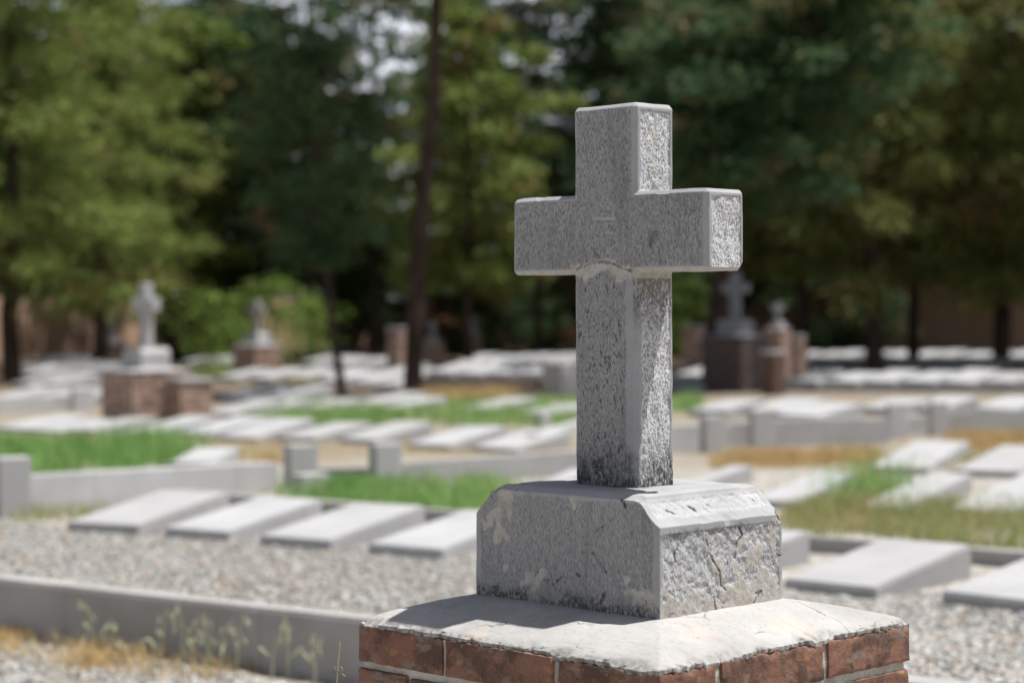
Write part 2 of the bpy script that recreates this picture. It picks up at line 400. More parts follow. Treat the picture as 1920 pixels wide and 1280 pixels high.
def cross_mesh():
    su0, su1, sv0, sv1, zb, ct = -.0852, .0735, -.055, .0555, .205, .924
    au0, au1, az0, az1 = -.2500, .2425, .611, .759
    b = box_bm(su0, su1, sv0, sv1, zb, ct, .0075)
    box_bm(au0, au1, sv0+.0004, sv1-.0004, az0, az1, .0075, b)
    V, N, F = voxelize(b, .0020)
    def inside(u, z, c):                   # distance inside the front outline
        d1 = np.minimum.reduce([u-su0, su1-u, ct-z, z-zb+.05]); d2 = np.minimum.reduce([u-au0, au1-u, z-az0, az1-z])
        return np.maximum(d1, d2)
    x, y, z = V.T
    front = (np.abs(N[:, 1]) > .93).astype(float); side = (np.abs(N[:, 0]) > .93).astype(float)
    wob = fbm(V, .03, 5)*.004
    dfront = inside(x, z, 0)
    arm_end = (x > su1+.02) | (x < su0-.02)
    zt = np.where(arm_end, az1, ct); zl = np.where(arm_end, az0, zb)
    dside = np.minimum.reduce([y-sv0, sv1-y, zt-z, z-zl+.03])
    inner = front*sstep(.009, .013, dfront+wob*.4) + side*sstep(.012, .018, dside+wob*.6)
    rough = side*sstep(.012, .017, dside+wob*.8)
    # the lower shaft has a plain margin down the edge next to the lit side
    low = (z < az0+.005)
    inner *= np.where(low & (front > .5), sstep(.024, .030, su1-x+wob), 1)
    # displacement
    d = fbm(V, .10, 1)*.0012
    d += rough*(fbm(V*[1, 1, .6], .013, 7, 3)*.0017 - .0012)
    d += front*inner*fbm(V*[1, 1, .35], .008, 9, 2)*.0005
    # worn edges
    edge = (1-front)*(1-side)
    d -= edge*np.maximum(0, fbm(V, .035, 21)-.25)*.0025
    # big chips: left arm end, arm tip
    chip = capsule(V, [(au0-.004, sv0-.006, .690), (au0-.004, sv0-.006, .652)], .014)
    d -= np.clip(-chip, 0, .02)*.75
    chip2 = capsule(V, [(au1, sv1, az0+.002)], .016); d -= np.clip(-chip2, 0, .02)*.6
    # worn incised sign and the V-shaped cut under it
    def fl(*zp): return [loc(hit(950+a/5.333, 380+b/5.333, 1, sv0)) for a, b in zp]
    gro = np.zeros(len(V))
    for pts, dep in ((fl((885, 178), (1050, 178)), .0016), (fl((1055, 180), (1085, 230), (1060, 300)), .0008), (fl((975, 310), (1055, 315)), .0014),
                     (fl((845, 450), (935, 555)), .0020), (fl((1085, 430), (965, 555)), .0012)):
        gro = np.maximum(gro, sstep(.0030, .0008, capsule(V, pts, 0))*dep)
    d -= gro*(N[:, 1] < -.6)
    sign = sstep(.0045, .001, np.minimum(capsule(V, fl((870, 160), (1080, 160)), 0), capsule(V, fl((985, 300), (1050, 302)), 0)))*.6*(N[:, 1] < -.6)
    V2 = V+N*d[:, None]
    # mortar repair where shaft and arm meet, tan undersides
    tanm = np.zeros(len(V)); nz = fbm(V, .018, 31, 4)
    under = sstep(-.3, -.75, N[:, 2])*(z > .5)
    tanm = np.maximum(tanm, under*.85)
    pts = fl((700, 665), (850, 610), (950, 590), (1080, 615), (1190, 665), (1270, 690))
    band = capsule(V, fl((720, 690), (850, 640), (950, 630), (1080, 640), (1200, 690)), .009)
    tanm = np.maximum(tanm, sstep(.006, -.002, band+nz*.011)*(y < 0)*(z < .612+.03))
    rs = (N[:, 0] > .5) & (x < su1+.01)
    tanm = np.maximum(tanm, rs*sstep(.565, .59, z+nz*.016)*(z < az0+.01))
    stain = (N[:, 0] > .8)*sstep(.0075, .002, capsule(V, [(su1, .0, .885), (su1, -.003, .83), (su1, .0, .795)], 0)+nz*.004)
    tanm = np.maximum(tanm, stain*.75)
    tanm = np.maximum(np.maximum(tanm, sign), sstep(.004, -.003, chip)*.7)
    dirt = np.zeros(len(V))
    crack = capsule(V, pts, 0)
    dirt = np.maximum(dirt, sstep(.0024, .0006, crack+nz*.0022)*(N[:, 1] < -.2)*.95)
    dirt = np.maximum(dirt, sstep(.31, .215, z+nz*.03)*.95)
    dirt = np.maximum(dirt, (N[:, 0] > .5)*(x < su1+.01)*sstep(.48, .57, z)*.7*(z < .60))
    dirt = np.maximum(dirt, (gro > .0016)*.6)
    dirt = np.maximum(dirt, sstep(.012, .0, capsule(V, fl((1480, 320), (1430, 440)), 0)+nz*.006)*(N[:, 1] < -.6)*.6)
    me = mesh_np('cross', V2+[0, 0, ZC], F, M_STONE)
    me.set_sharp_from_angle(angle=R(13))
    for nme, a in (('rough', rough), ('inner', np.clip(inner, 0, 1)*np.where(rough > .5, .35, 1)), ('tan', np.clip(tanm, 0, 1)), ('dirt', np.clip(dirt, 0, 1)), ('front', front), ('low', np.clip(.50+.5*(z < az0), 0, 1))):
        attr(me, nme, a)
    return me

def plinth_mesh():
    U, V0, V1, zb, h1, h2, T = .2315, -.1735, .1745, -.012, .160, .2128, .181
    prof = [(-U, zb), (U, zb), (U, h1), (U-.010, h1+.006), (U-.026, h1+.019), (U-.038, h1+.034), (T+.004, h1+.0445), (T+.001, h2-.002), (T-.006, h2),
            (-T+.010, h2), (-T-.004, h2-.005), (-T-.012, h2-.017), (-U+.026, h1+.021), (-U+.010, h1+.006), (-U, h1-.004)]
    bm = bmesh.new()
    a = [bm.verts.new((u, V0, z)) for u, z in prof]; b = [bm.verts.new((u, V1, z)) for u, z in prof]
    bm.faces.new(a); bm.faces.new(b[::-1])
    for i in range(len(prof)):
        j = (i+1) % len(prof); bm.faces.new((a[j], a[i], b[i], b[j]))
    bmesh.ops.recalc_face_normals(bm, faces=bm.faces)
    for s in (-1, 1):                      # the eased front and back top edges
        r = bmesh.ops.bisect_plane(bm, geom=bm.verts[:]+bm.edges[:]+bm.faces[:], plane_co=(0, (V0 if s < 0 else V1)-s*.017, h2), plane_no=(0, s*.5, 1), clear_outer=True)
        bmesh.ops.holes_fill(bm, edges=[e for e in bm.edges if e.is_boundary])
    V, N, F = voxelize(bm, .0021)
    x, y, z = V.T
    front = (np.abs(N[:, 1]) > .93).astype(float); side = (np.abs(N[:, 0]) > .93).astype(float)
    cove = ((np.abs(x) > T-.002) & (z > h1-.001)).astype(float)*(front < .5)
    nz = fbm(V, .018, 41, 4); wob = fbm(V, .03, 45)*.004
    dside = np.minimum.reduce([y-V0, V1-y, h1-z+.004])
    rough = side*sstep(.006, .012, dside+wob)*(z < h1-.014)
    rough2 = cove*sstep(.014, .020, np.minimum(y-V0, V1-y)+wob)*sstep(.010, .016, z-h1+wob)*sstep(.202, .197, z)
    inner = front*sstep(.012, .02, np.minimum.reduce([x+U, U-x, h2-z])+wob)*.40 + rough*.35
    d = fbm(V, .10, 51)*.0014
    rd = rough*(fbm(V*[1, 1, .85], .0095, 57, 3)*.0020+fbm(V, .03, 58, 2)*.0012-.0012)
    d += rd
    d += rough2*(fbm(V, .010, 59, 3)*.0012-.0006)
    d += front*inner*fbm(V*[1, 1, .3], .008, 61, 2)*.0006
    edge = (1-front)*(1-side)*(z > h1-.01)
    d -= edge*np.maximum(0, fbm(V, .045, 63)-.2)*.005
    # knocked corners
    for c, r, k in (((U, V1, h1), .018, .7), ((T+.005, V0+.006, h2), .016, .55), ((-T, V0, h2), .018, .6), ((-T, V1, h2), .02, .6), ((T, V1, h2), .014, .6), ((U, .02, h1+.002), .016, .35)):
        d -= np.clip(-capsule(V, [c], r), 0, .02)*k
    def fr(*zp): return [loc(hit(880+a/4.414, 890+b/4.414, 1, V0)) for a, b in zp]
    def rt(*zp): return [loc(hit(1180+a/4.4125, 890+b/4.4125, 0, U)) for a, b in zp]
    tan = np.zeros(len(V)); isf = N[:, 1] < -.5; isr = N[:, 0] > .4
    def blob(pts, r, m, soft=.004, ns=.012):
        nonlocal tan
        tan = np.maximum(tan, sstep(soft, -soft*.4, capsule(V, pts, r)+nz*ns)*m)
    for pts, r in ((fr((285, 130), (265, 230), (210, 330), (150, 440)), .009), (fr((320, 140), (335, 300), (320, 520)), .006), (fr((240, 300), (230, 540)), .006),
                   (fr((855, 180), (860, 270)), .007), (fr((600, 770), (580, 850), (480, 860)), .007), (fr((560, 900), (520, 970)), .007), (fr((1295, 880), (1320, 960), (1400, 1040)), .006),
                   (fr((1360, 1020), (1480, 1030), (1500, 1150)), .010), (fr((1330, 190)), .010), (fr((430, 900),), .006), (fr((300, 760),), .005)):
        blob(pts, r, isf)
    for pts, r in ((rt((630, 560), (680, 700), (720, 800), (740, 920)), .006), (rt((930, 570), (890, 650), (880, 800)), .008), (rt((1000, 700), (940, 850), (900, 960)), .006),
                   (rt((1190, 400), (1200, 560)), .010), (rt((1100, 850), (1180, 950)), .016), (rt((800, 1000), (1000, 1000), (1200, 960)), .016),
                   (rt((1060, 640), (1090, 720)), .006), (rt((250, 1120), (700, 1100), (1240, 1000)), .013), (rt((300, 1000), (330, 1060)), .007)):
        blob(pts, r, isr, .004, .014)
    tan = np.maximum(tan, isr*sstep(.035, .012, z+nz*.030+(y-V0)*-.03)*.9)
    rough *= 1-.75*tan
    d -= rd*np.clip(tan, 0, 1)*.65
    dirt = np.zeros(len(V))
    for pts, wd in ((rt((920, 440), (940, 500), (890, 570), (880, 690)), .0032), (rt((640, 540), (690, 690), (750, 800), (760, 900), (800, 950)), .0022), (rt((405, 620), (380, 660), (385, 720)), .0035),
                    (rt((700, 1010), (720, 1110)), .003), (rt((1225, 560), (1225, 660), (1250, 665)), .0018), (rt((1080, 200), (1040, 215)), .002), (rt((330, 960), (400, 1030)), .0018), (rt((1050, 980), (1090, 960), (1030, 1060)), .003)):
        c = capsule(V, pts, 0)+nz*.0016; dirt = np.maximum(dirt, sstep(wd, wd*.3, c)*isr); d -= sstep(wd, 0, c)*isr*.0022
    def cv(*zp):                           # lines on the sloping lit shoulder
        return [loc(hit(1180+a/4.4125, 890+b/4.4125, 0, T+.02)) for a, b in zp]
    for pts, wd in ((cv((410, 120), (500, 180), (540, 195), (490, 255), (530, 290), (560, 335)), .0024), (cv((305, 290), (390, 335), (430, 315)), .0022), (cv((1025, 200), (1075, 290), (1140, 375)), .0020), (cv((580, 210), (660, 250)), .0018), (cv((480, 320), (520, 320)), .002)):
        c = capsule(V*[.35, 1, 1], [p*[.35, 1, 1] for p in pts], 0)+nz*.0014; dirt = np.maximum(dirt, sstep(wd, wd*.3, c)*cove); d -= sstep(wd, 0, c)*cove*.0010
    for pts, r in ((fr((690, 905),), .004), (fr((655, 865), (640, 890)), .0025), (fr((770, 840), (730, 870)), .0022), (fr((430, 950), (380, 990)), .006), (fr((600, 740), (545, 830)), .0014), (fr((1250, 180), (1290, 260)), .005),
                   (fr((1200, 350), (1060, 460)), .002), (fr((1020, 640), (1130, 800)), .0012), (fr((890, 820), (920, 840)), .002), (fr((1110, 1000), (1080, 1060)), .006), (fr((370, 90), (345, 115)), .0016), (fr((420, 95), (385, 125)), .0018)):
        dirt = np.maximum(dirt, sstep(r*1.4, r*.4, capsule(V, pts, 0)+nz*.003)*(N[:, 1] < -.2))
    dirt = np.maximum(dirt, front*sstep(.032, .004, z+nz*.022)*.85)
    dirt = np.maximum(dirt, (N[:, 2] > .8)*sstep(.012, .003, np.maximum.reduce([-.0796-x, x-.0724, -.054-y, y-.0514])+nz*.006)*.9)
    dirt = np.maximum(dirt, side*(x > 0)*sstep(.010, .002, np.abs(z-h1+.018)+nz*.006)*.55)
    me = mesh_np('plinth', V+N*d[:, None]+[0, 0, ZC], F, M_STONE)
    me.set_sharp_from_angle(angle=R(17))
    for nme, a in (('rough', np.clip(rough*.55+rough2*.30, 0, 1)), ('inner', inner), ('tan', np.clip(tan, 0, 1)), ('dirt', np.clip(dirt, 0, 1)), ('front', front), ('low', np.full(len(V), .12))):
        attr(me, nme, a)
    return me

def cap_mesh():
    nx, ny = 200, 190
    U, Vv = np.meshgrid(np.linspace(0, 1, nx), np.linspace(0, 1, ny), indexing='ij')
    x = PU0+(PU1-PU0)*U; y = PV0+(PV1-PV0)*Vv
    P = np.stack([x.ravel(), y.ravel(), np.zeros(x.size)], 1)
    de = np.minimum.reduce([P[:, 0]-PU0, PU1-P[:, 0], P[:, 1]-PV0, PV1-P[:, 1]])
    dx = np.maximum(np.abs(P[:, 0])-.2298, 0)/np.where(P[:, 0] > 0, PU1-.2298, -PU0-.2298)
    dy = np.maximum(np.abs(P[:, 1])-.1729, 0)/np.where(P[:, 1] > 0, PV1-.1729, -PV0-.1729)
    t = np.clip(np.maximum(dx, dy), 0, 1)
    z = EZ*(.25*t+.75*t**1.6) + fbm(P, .12, 71)*.0009 + fbm(P, .02, 73)*.0005
    z = np.where(t <= 0, np.minimum(z, .002), z)
    z -= sstep(.020, .0, de+fbm(P, .02, 74)*.006)*.003
    # mortar crumbled off along the rim
    brk = sstep(.15, .55, fbm(P, .05, 75))*sstep(.026, .008, de)
    z -= brk*.006
    # small pockmarks
    for (px, py, r) in ((1103, 1180, .010), (860, 1155, .011), (1265, 1188, .030), (1270, 1212, .028)):
        c = hit(px, py, 2, ZC-.24-.02); dd = np.hypot(P[:, 0]-c[0], P[:, 1]-c[1]); z -= sstep(r, r*.8, dd+fbm(P, .02, 77)*.004)*.0022
    tan = np.zeros(len(P))
    for (px, py, r) in ((1300, 1190, .05), (1480, 1165, .06), (880, 1170, .03)):
        c = hit(px, py, 2, ZC-.24-.02); dd = np.hypot(P[:, 0]-c[0], P[:, 1]-c[1]); tan = np.maximum(tan, sstep(r, r*.3, dd+fbm(P, .05, 79)*.02)*.4)
    tan = np.maximum(tan, sstep(.02, .0, np.maximum(np.abs(P[:, 0])-.2298, np.abs(P[:, 1])-.1729)+fbm(P, .03, 81)*.012)*.35)
    out = fbm(P*[1, 1, 1], .018, 83)*.004+fbm(P, .006, 84)*.002
    rim = sstep(.012, 0, de)
    cx, cyv = (PU0+PU1)/2, (PV0+PV1)/2
    sx = 1+rim*(out*1.0-.0028)/.37; P2 = np.stack([cx+(P[:, 0]-cx)*sx, cyv+(P[:, 1]-cyv)*sx, z], 1)
    idx = np.arange(nx*ny).reshape(nx, ny)
    F = [np.stack([idx[:-1, :-1], idx[1:, :-1], idx[1:, 1:], idx[:-1, 1:]], -1).reshape(-1, 4)]
    ringi = np.concatenate([idx[:, 0], idx[-1, 1:], idx[-2::-1, -1], idx[0, -2:0:-1]])
    Vs = [P2]; prev = ringi; base = len(P2)
    RP = P2[ringi]
    for lv, (inn, dz) in enumerate(((.0, -.0065), (.004, -.0095), (.025, -.0125))):
        q = RP.copy(); s = 1-inn/.37; q[:, 0] = cx+(q[:, 0]-cx)*s; q[:, 1] = cyv+(q[:, 1]-cyv)*s; q[:, 2] += dz+vn(RP, .012, 90+lv)*.0025
        Vs.append(q); new = np.arange(base, base+len(q)); base += len(q)
        nn = np.roll(new, -1); pp = np.roll(prev, -1)
        F.append(np.stack([prev, new, nn, pp], -1)); prev = new
    Vall = np.concatenate(Vs); F = np.concatenate(F)
    dirt = np.zeros(len(Vall)); dirt[:len(P)] = np.maximum(sstep(.006, .0, de+fbm(P, .02, 86)*.007)*.7, brk*.45); dirt[len(P):] = .8
    tn = np.zeros(len(Vall)); tn[:len(P)] = tan; tn[len(P):] = .1
    me = mesh_np('mortar_cap', Vall+[0, 0, ZC], F, M_CAP)
    bm = bmesh.new(); bm.from_mesh(me); bmesh.ops.recalc_face_normals(bm, faces=bm.faces); bm.to_mesh(me); bm.free()
    attr(me, 'tan', tn); attr(me, 'dirt', dirt); me.set_sharp_from_angle(angle=R(35))
    return me

def brick_patchbox(x0, x1, y0, y1, z0, z1, step, seed, rnd=.0032, amp=.0015):
    """one brick as a finely cut, worn box: vertices, quads"""
    Vs, Fs = [], []; off = 0
    def grid(o, a, b):
        nonlocal off
        na = max(2, int(np.linalg.norm(a)/step)+1); nb = max(2, int(np.linalg.norm(b)/step)+1)
        A, B = np.meshgrid(np.linspace(0, 1, na), np.linspace(0, 1, nb), indexing='ij')
        v = o+A[..., None]*a+B[..., None]*b; i = np.arange(na*nb).reshape(na, nb)+off
        Vs.append(v.reshape(-1, 3)); Fs.append(np.stack([i[:-1, :-1], i[1:, :-1], i[1:, 1:], i[:-1, 1:]], -1).reshape(-1, 4)); off += na*nb
    o = np.array([x0, y0, z0]); X, Y, Z = np.array([x1-x0, 0, 0]), np.array([0, y1-y0, 0]), np.array([0, 0, z1-z0])
    grid(o, X, Z); grid(o+X, Y, Z); grid(o+X+Y, -X, Z); grid(o+Y, -Y, Z); grid(o+Z, X, Y); grid(o, Y, X)
    V = np.concatenate(Vs); F = np.concatenate(Fs)
    lo = np.array([x0, y0, z0])+rnd; hi = np.array([x1, y1, z1])-rnd
    inn = np.clip(V, lo, hi); d = V-inn; ln = np.linalg.norm(d, axis=1); k = ln > 1e-9
    nrm = np.zeros_like(V); nrm[k] = d[k]/ln[k][:, None]
    V = np.where(k[:, None], inn+nrm*rnd, V)
    e = sstep(rnd*3, 0, np.sort(np.minimum(V-lo+rnd, hi+rnd-V), axis=1)[:, 1])
    q = V+seed*3.7
    V = V+nrm*(fbm(q, .05, 3)*amp+fbm(q, .014, 5)*amp*.5-e*np.maximum(0, fbm(q, .03, 8))*amp*2.5)[:, None]
    return V, F

def brickwork_mesh(zt, zb, hi_courses, name, brick_mat, mortar_mat, rect, first=None, step_hi=.005, step_lo=.05, zoff=0.):
    x0, x1, y0, y1 = rect; rg = random.Random(11)
    Vs, Fs, T = [], [], []; off = 0; z = zt; c = 0; th = .101
    while z > zb+.02:
        h = .070 if c == 0 else rg.uniform(.066, .071)
        z1, z0 = z, max(z-h, zb); st = step_hi if c < hi_courses else step_lo
        if c == 0 and first: fj, rj = first
        else:
            o = .13 if c % 2 else .24
            fj = [x0+o]; rj = [y0+(.37-o)]
            while fj[-1]+.35 < x1: fj.append(fj[-1]+rg.uniform(.235, .25))
            while rj[-1]+.35 < y1: rj.append(rj[-1]+rg.uniform(.235, .25))
            if c == 1 and first: fj = [-.231, .02, .262]; rj = [-.09, .155]
        g = .006
        bl = []
        xs = [x0]+fj+[x1]; ys = [y0]+rj+[y1]
        for i in range(len(xs)-1):                                      # front and back wythes own the corners
            a, b = xs[i]+(g if i else 0), xs[i+1]-(g if i < len(xs)-2 else 0)
            last = i == len(xs)-2
            bl.append((a, b, y0, (ys[1]-g) if last else y0+th)); bl.append((a, b, y1-th, y1))
        for i in range(1, len(ys)-1):
            a, b = ys[i]+g, min(ys[i+1]-(g if i < len(ys)-2 else 0), y1-th-2*g if i == len(ys)-2 else 9)
            if i == len(ys)-2 and first and c < 2:
                b = y1-.0002
            if b-a > .03:
                bl.append((x1-th, x1, a, b))
        a = y0+th+2*g
        while a < y1-th-.06:
            b = min(a+.23, y1-th-2*g); bl.append((x0, x0+th, a, b)); a = b+2*g
        if c < 2 and first: bl = [q if not (q[3] == y1 and q[1] == x1 and q[2] == y1-th) else (q[0], x1-th-2*g, q[2], q[3]) for q in bl]
        for (a, b, cc, d) in bl:
            if b-a < .02 or d-cc < .02: continue
            j = [rg.uniform(-.0025, .0025) for _ in range(3)]
            v, f = brick_patchbox(a, b, cc, d, z0+abs(j[0]), z1-abs(j[1]), st, rg.random()*50)
            v = v+np.array([j[0], j[2], 0])*.7
            Vs.append(v); Fs.append(f+off); off += len(v); T.append(np.full(len(v), rg.random()))
        z = z0-.011; c += 1
    nb = sum(len(f) for f in Fs)
    # mortar body just behind the brick faces
    m = .0068
    v, f = brick_patchbox(x0+m, x1-m, y0+m, y1-m, zb-.02, zt-.004, .012 if step_hi < .01 else .06, 2.2, .004, .0020)
    Vs.append(v); Fs.append(f+off); T.append(np.zeros(len(v)))
    V = np.concatenate(Vs); F = np.concatenate(Fs)
    me = mesh_np(name, V+[0, 0, zoff], F, brick_mat); me.materials.append(mortar_mat)
    mi = np.zeros(len(F), np.int32); mi[nb:] = 1; me.polygons.foreach_set('material_index', mi)
    attr(me, 'tone', np.concatenate(T)); return me

o = link('brickwork', brickwork_mesh(EZ-.0088, -ZC, 3, 'brickwork', M_BRICK, M_MORTAR, (PU0, PU1, PV0, PV1),
     ([-.131, .148], [-.198, .103]), zoff=ZC), root)
link('mortar_cap', cap_mesh(), root)
link('plinth', plinth_mesh(), root)
link('cross', cross_mesh(), root)

# ------------------------------------------------------------------ other monuments of the same kind
def far_parts():
    cross = box_bm(-.076, .076, -.053, .053, .21, .919, .011); box_bm(-.24, .24, -.0526, .0526, .612, .757, .011, cross)
    cm = bm_mesh(cross, 'cross', M_FARSTONE)
    prof = [(-.23, -.01), (.23, -.01), (.23, .16), (.205, .178), (.185, .205), (.18, .213), (-.18, .213), (-.185, .205), (-.205, .178), (-.23, .16)]
    b = bmesh.new(); A = [b.verts.new((u, -.173, z)) for u, z in prof]; B = [b.verts.new((u, .173, z)) for u, z in prof]
    b.faces.new(A); b.faces.new(B[::-1])
    for i in range(len(prof)): j = (i+1) % len(prof); b.faces.new((A[j], A[i], B[i], B[j]))
    bmesh.ops.recalc_face_normals(b, faces=b.faces)
    pm = bm_mesh(b, 'plinth', M_FARSTONE)
    c = bmesh.new(); r0 = [c.verts.new((x, y, -.05)) for x, y in ((-.39, -.37), (.39, -.37), (.39, .37), (-.39, .37))]
    r1 = [c.verts.new((x, y, -.035)) for x, y in ((-.39, -.37), (.39, -.37), (.39, .37), (-.39, .37))]
    r2 = [c.verts.new((x, y, 0)) for x, y in ((-.22, -.165), (.22, -.165), (.22, .165), (-.22, .165))]
    c.faces.new(r0[::-1]); c.faces.new(r2)
    for i in range(4):
        j = (i+1) % 4; c.faces.new((r0[i], r0[j], r1[j], r1[i])); c.faces.new((r1[i], r1[j], r2[j], r2[i]))
    return cm, pm, bm_mesh(c, 'mortar_cap', M_SLAB)
FCROSS, FPLINTH, FCAP = far_parts()
M_SHADEBRICK = mat_brick('shade_tinted_brown_brick', (.11, .07, .055), (.15, .10, .08)); M_DARKBRICK = mat_brick('shade_tinted_dark_brick', (.052, .050, .054), (.070, .067, .072)); M_DARKSTONE = mat_concrete('shade_tinted_blue_stone', (.155, .165, .19), (.20, .21, .235), 30)  # tree shade is put into the colour of these bricks and this stone
_bw = {}
def far_monument(p, h, rz, label, scale=1., dark=False):
    """p: ground point of the centre, h: height of the cap"""
    r = empty('grave_monument', tuple(p), rz, label, 'monument', 'stone crosses on brick pedestals'); r.scale = (scale,)*3
    k = round(h/scale, 2)
    key = (k, dark)
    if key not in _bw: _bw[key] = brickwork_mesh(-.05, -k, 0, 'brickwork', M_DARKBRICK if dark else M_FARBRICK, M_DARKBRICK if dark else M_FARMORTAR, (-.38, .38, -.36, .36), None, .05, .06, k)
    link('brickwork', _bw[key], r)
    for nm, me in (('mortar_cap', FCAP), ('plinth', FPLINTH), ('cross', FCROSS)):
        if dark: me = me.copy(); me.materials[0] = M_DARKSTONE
        link(nm, me, r, (0, 0, k))
    return r
def brick_post(p, w_, d_, h, rz, label, capmat=None, dark=False):
    r = empty('brick_pedestal', tuple(p), rz, label, 'pedestal', 'low brick pedestals')
    link('brickwork', brickwork_mesh(-.02, -h, 0, 'brickwork', M_SHADEBRICK if dark else M_FARBRICK, M_SHADEBRICK if dark else M_FARMORTAR, (-w_/2, w_/2, -d_/2, d_/2), None, .05, .06, h), r)
    b = box_bm(-w_/2-.012, w_/2+.012, -d_/2-.012, d_/2+.012, h-.016, h+.03, .008)
    link('mortar_cap', bm_mesh(b, 'mortar_cap', capmat or M_SLAB), r)
    return r

far_monument(at(274, 21.8), .635, R(-7), 'grey cross on a wide brick pedestal at the left, beside a lower brick pedestal')
brick_post(at(352, 21.6), .37, .40, .49, R(-7), 'low brick pedestal touching the foot of the cross monument at the left')
far_monument(at(482, 38.5), .66, R(2), 'small pale cross on a brick pedestal in front of the bright green bush', .92)
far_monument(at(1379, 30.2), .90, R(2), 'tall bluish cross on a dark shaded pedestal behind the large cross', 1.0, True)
brick_post(at(1450, 29.0), .22, .3, .62, R(2), 'narrow shaded brick pedestal standing against the dark cross monument', None, True)  # brick darkened in its colour to stand in for tree shade
far_monument(at(1458, 37), .93, R(4), 'small pale cross on a narrow brick base right of the dark monument', .5)
brick_post(at(1494, 38), .22, .25, .75, R(4), 'slim sunlit brick pedestal standing right of the dark cross monument')
brick_post(at(1302, 40), .36, .36, .92, R(4), 'brick pedestal with white cap left of the dark cross monument')
far_monument(at(212, 46), .60, R(-4), 'tiny white cross on brick base just left of the left cross monument', .72)
brick_post(at(747, 40), .34, .34, .92, R(4), 'brick pedestal just left of the tall leaning trunk')
far_monument(at(811, 42), .62, R(4), 'reddish brick monument just right of the tall leaning trunk', .5)
far_monument(at(886, 52), .72, R(4), 'small white cross low in the dark gap right of the leaning trunk', .5)

# ------------------------------------------------------------------ grave slabs
def slab_mesh(wd, ln, h0, h1, bev=.009):
    b = box_bm(0, wd, 0, ln, -.03, 1, 0)
    for v in b.verts:
        if v.co.z > .5: v.co.z = h0+(h1-h0)*v.co.y/ln
    bmesh.ops.bevel(b, geom=[e for e in b.edges if any(v.co.z > 0 for v in e.verts)], offset=bev, segments=2, affect='EDGES')
    return bm_mesh(b, 'grave_slab', M_SLAB)
def slab3(NL, NR, FR, label, group, h0=.055, h1=.155, z=0., wd=None, ln=None):
    a, b, c = G(*NL, z+h0), G(*NR, z+h0), G(*FR, z+h1)
    d = (c-b)[:2]; ln = ln or np.linalg.norm(d); d /= np.linalg.norm(d)
    x = np.array([d[1], -d[0]]); wd = wd or abs(np.dot((b-a)[:2], x))
    o = link('grave_slab', slab_mesh(wd, ln, h0, h1)); p = b[:2]-x*wd
    o.location = (p[0], p[1], z); o.rotation_euler = (0, 0, math.atan2(x[1], x[0]))
    return tag(o, label, 'grave slab', group)
_sm = [slab_mesh(.46+.02*i, .86+.03*(i % 3), .05, .15+.012*(i % 2)) for i in range(5)]
_sb = [slab_mesh(.52+.02*i, .9, .07, .20+.015*(i % 2)) for i in range(4)]
rg = random.Random(5)
def slab(p, label, group, rz=None, big=False, z=0., lst=None):
    o = link('grave_slab', rg.choice(lst or (_sb if big else _sm))); o.location = (p[0], p[1], z)
    o.rotation_euler = (rg.gauss(0, .016), rg.gauss(0, .016), R(rz if rz is not None else 3)+rg.gauss(0, .03))
    return tag(o, label, 'grave slab', group)
GA = 'sloping grave slabs in the nearest row'
slab3((161, 972), (259, 984), (431, 921), 'leftmost sloping slab of the nearest row, in front of the low wall', GA)
slab3((323, 986), (428, 996), (605, 935), 'sloping slab second from the left in the nearest row', GA)
slab3((504, 1000), (619, 1012), (798, 947), 'sloping slab third from the left in the nearest row', GA)
slab3((701, 1016), (829, 1029), (1012, 962), 'sloping slab half hidden by the plinth on its left side', GA)
slab3((1180, 1061), (1322, 1073), (1519, 995), 'sloping slab peeking out at the right edge of the plinth', GA)
slab3((1466, 1085), (1641, 1101), (1822, 1020), 'wide sloping slab right of the plinth in front of grass', GA)
slab3((1779, 1112), (1970, 1130), (2150, 1048), 'sloping slab cut by the right edge of the photo, on gravel', GA, wd=.5, ln=.86)
GB = 'grave slabs in the grass at the right'
slab3((1255, 912), (1290, 916), (1412, 873), 'slab just right of the cross shaft, partly behind the plinth', GB, .05, .12)
slab3((1424, 931), (1489, 940), (1609, 884), 'slab in the grass nearest the right of the cross shaft', GB, .05, .12)
slab3((1628, 940), (1698, 950), (1824, 888), 'slab behind the tall grass clump at the right', GB, .05, .12)
slab3((1795, 946), (1900, 958), (2030, 890), 'grass-edged slab cut by the right edge of the photo', GB, .05, .12)
slab3((1639, 870), (1741, 877), (1818, 827), 'slab in front of the dry orange grass at the right', GB, .05, .12)
slab3((1806, 874), (1915, 884), (1995, 836), 'slab beside the orange grass, cut by the right edge', GB, .05, .12)
slab3((1000, 905), (1050, 906), (1110, 880), 'pale slab corner behind the shaft beside the long wall', None, .05, .12)
slab3((322, 866), (400, 868), (450, 838), 'slab inside the grassy walled plot at the left', None, .06, .14, 0.10)
slab3((-70, 1281), (22, 1290), (60, 1268), 'white slab corner on the path at the lower left edge', None, .05, .09, -.24)
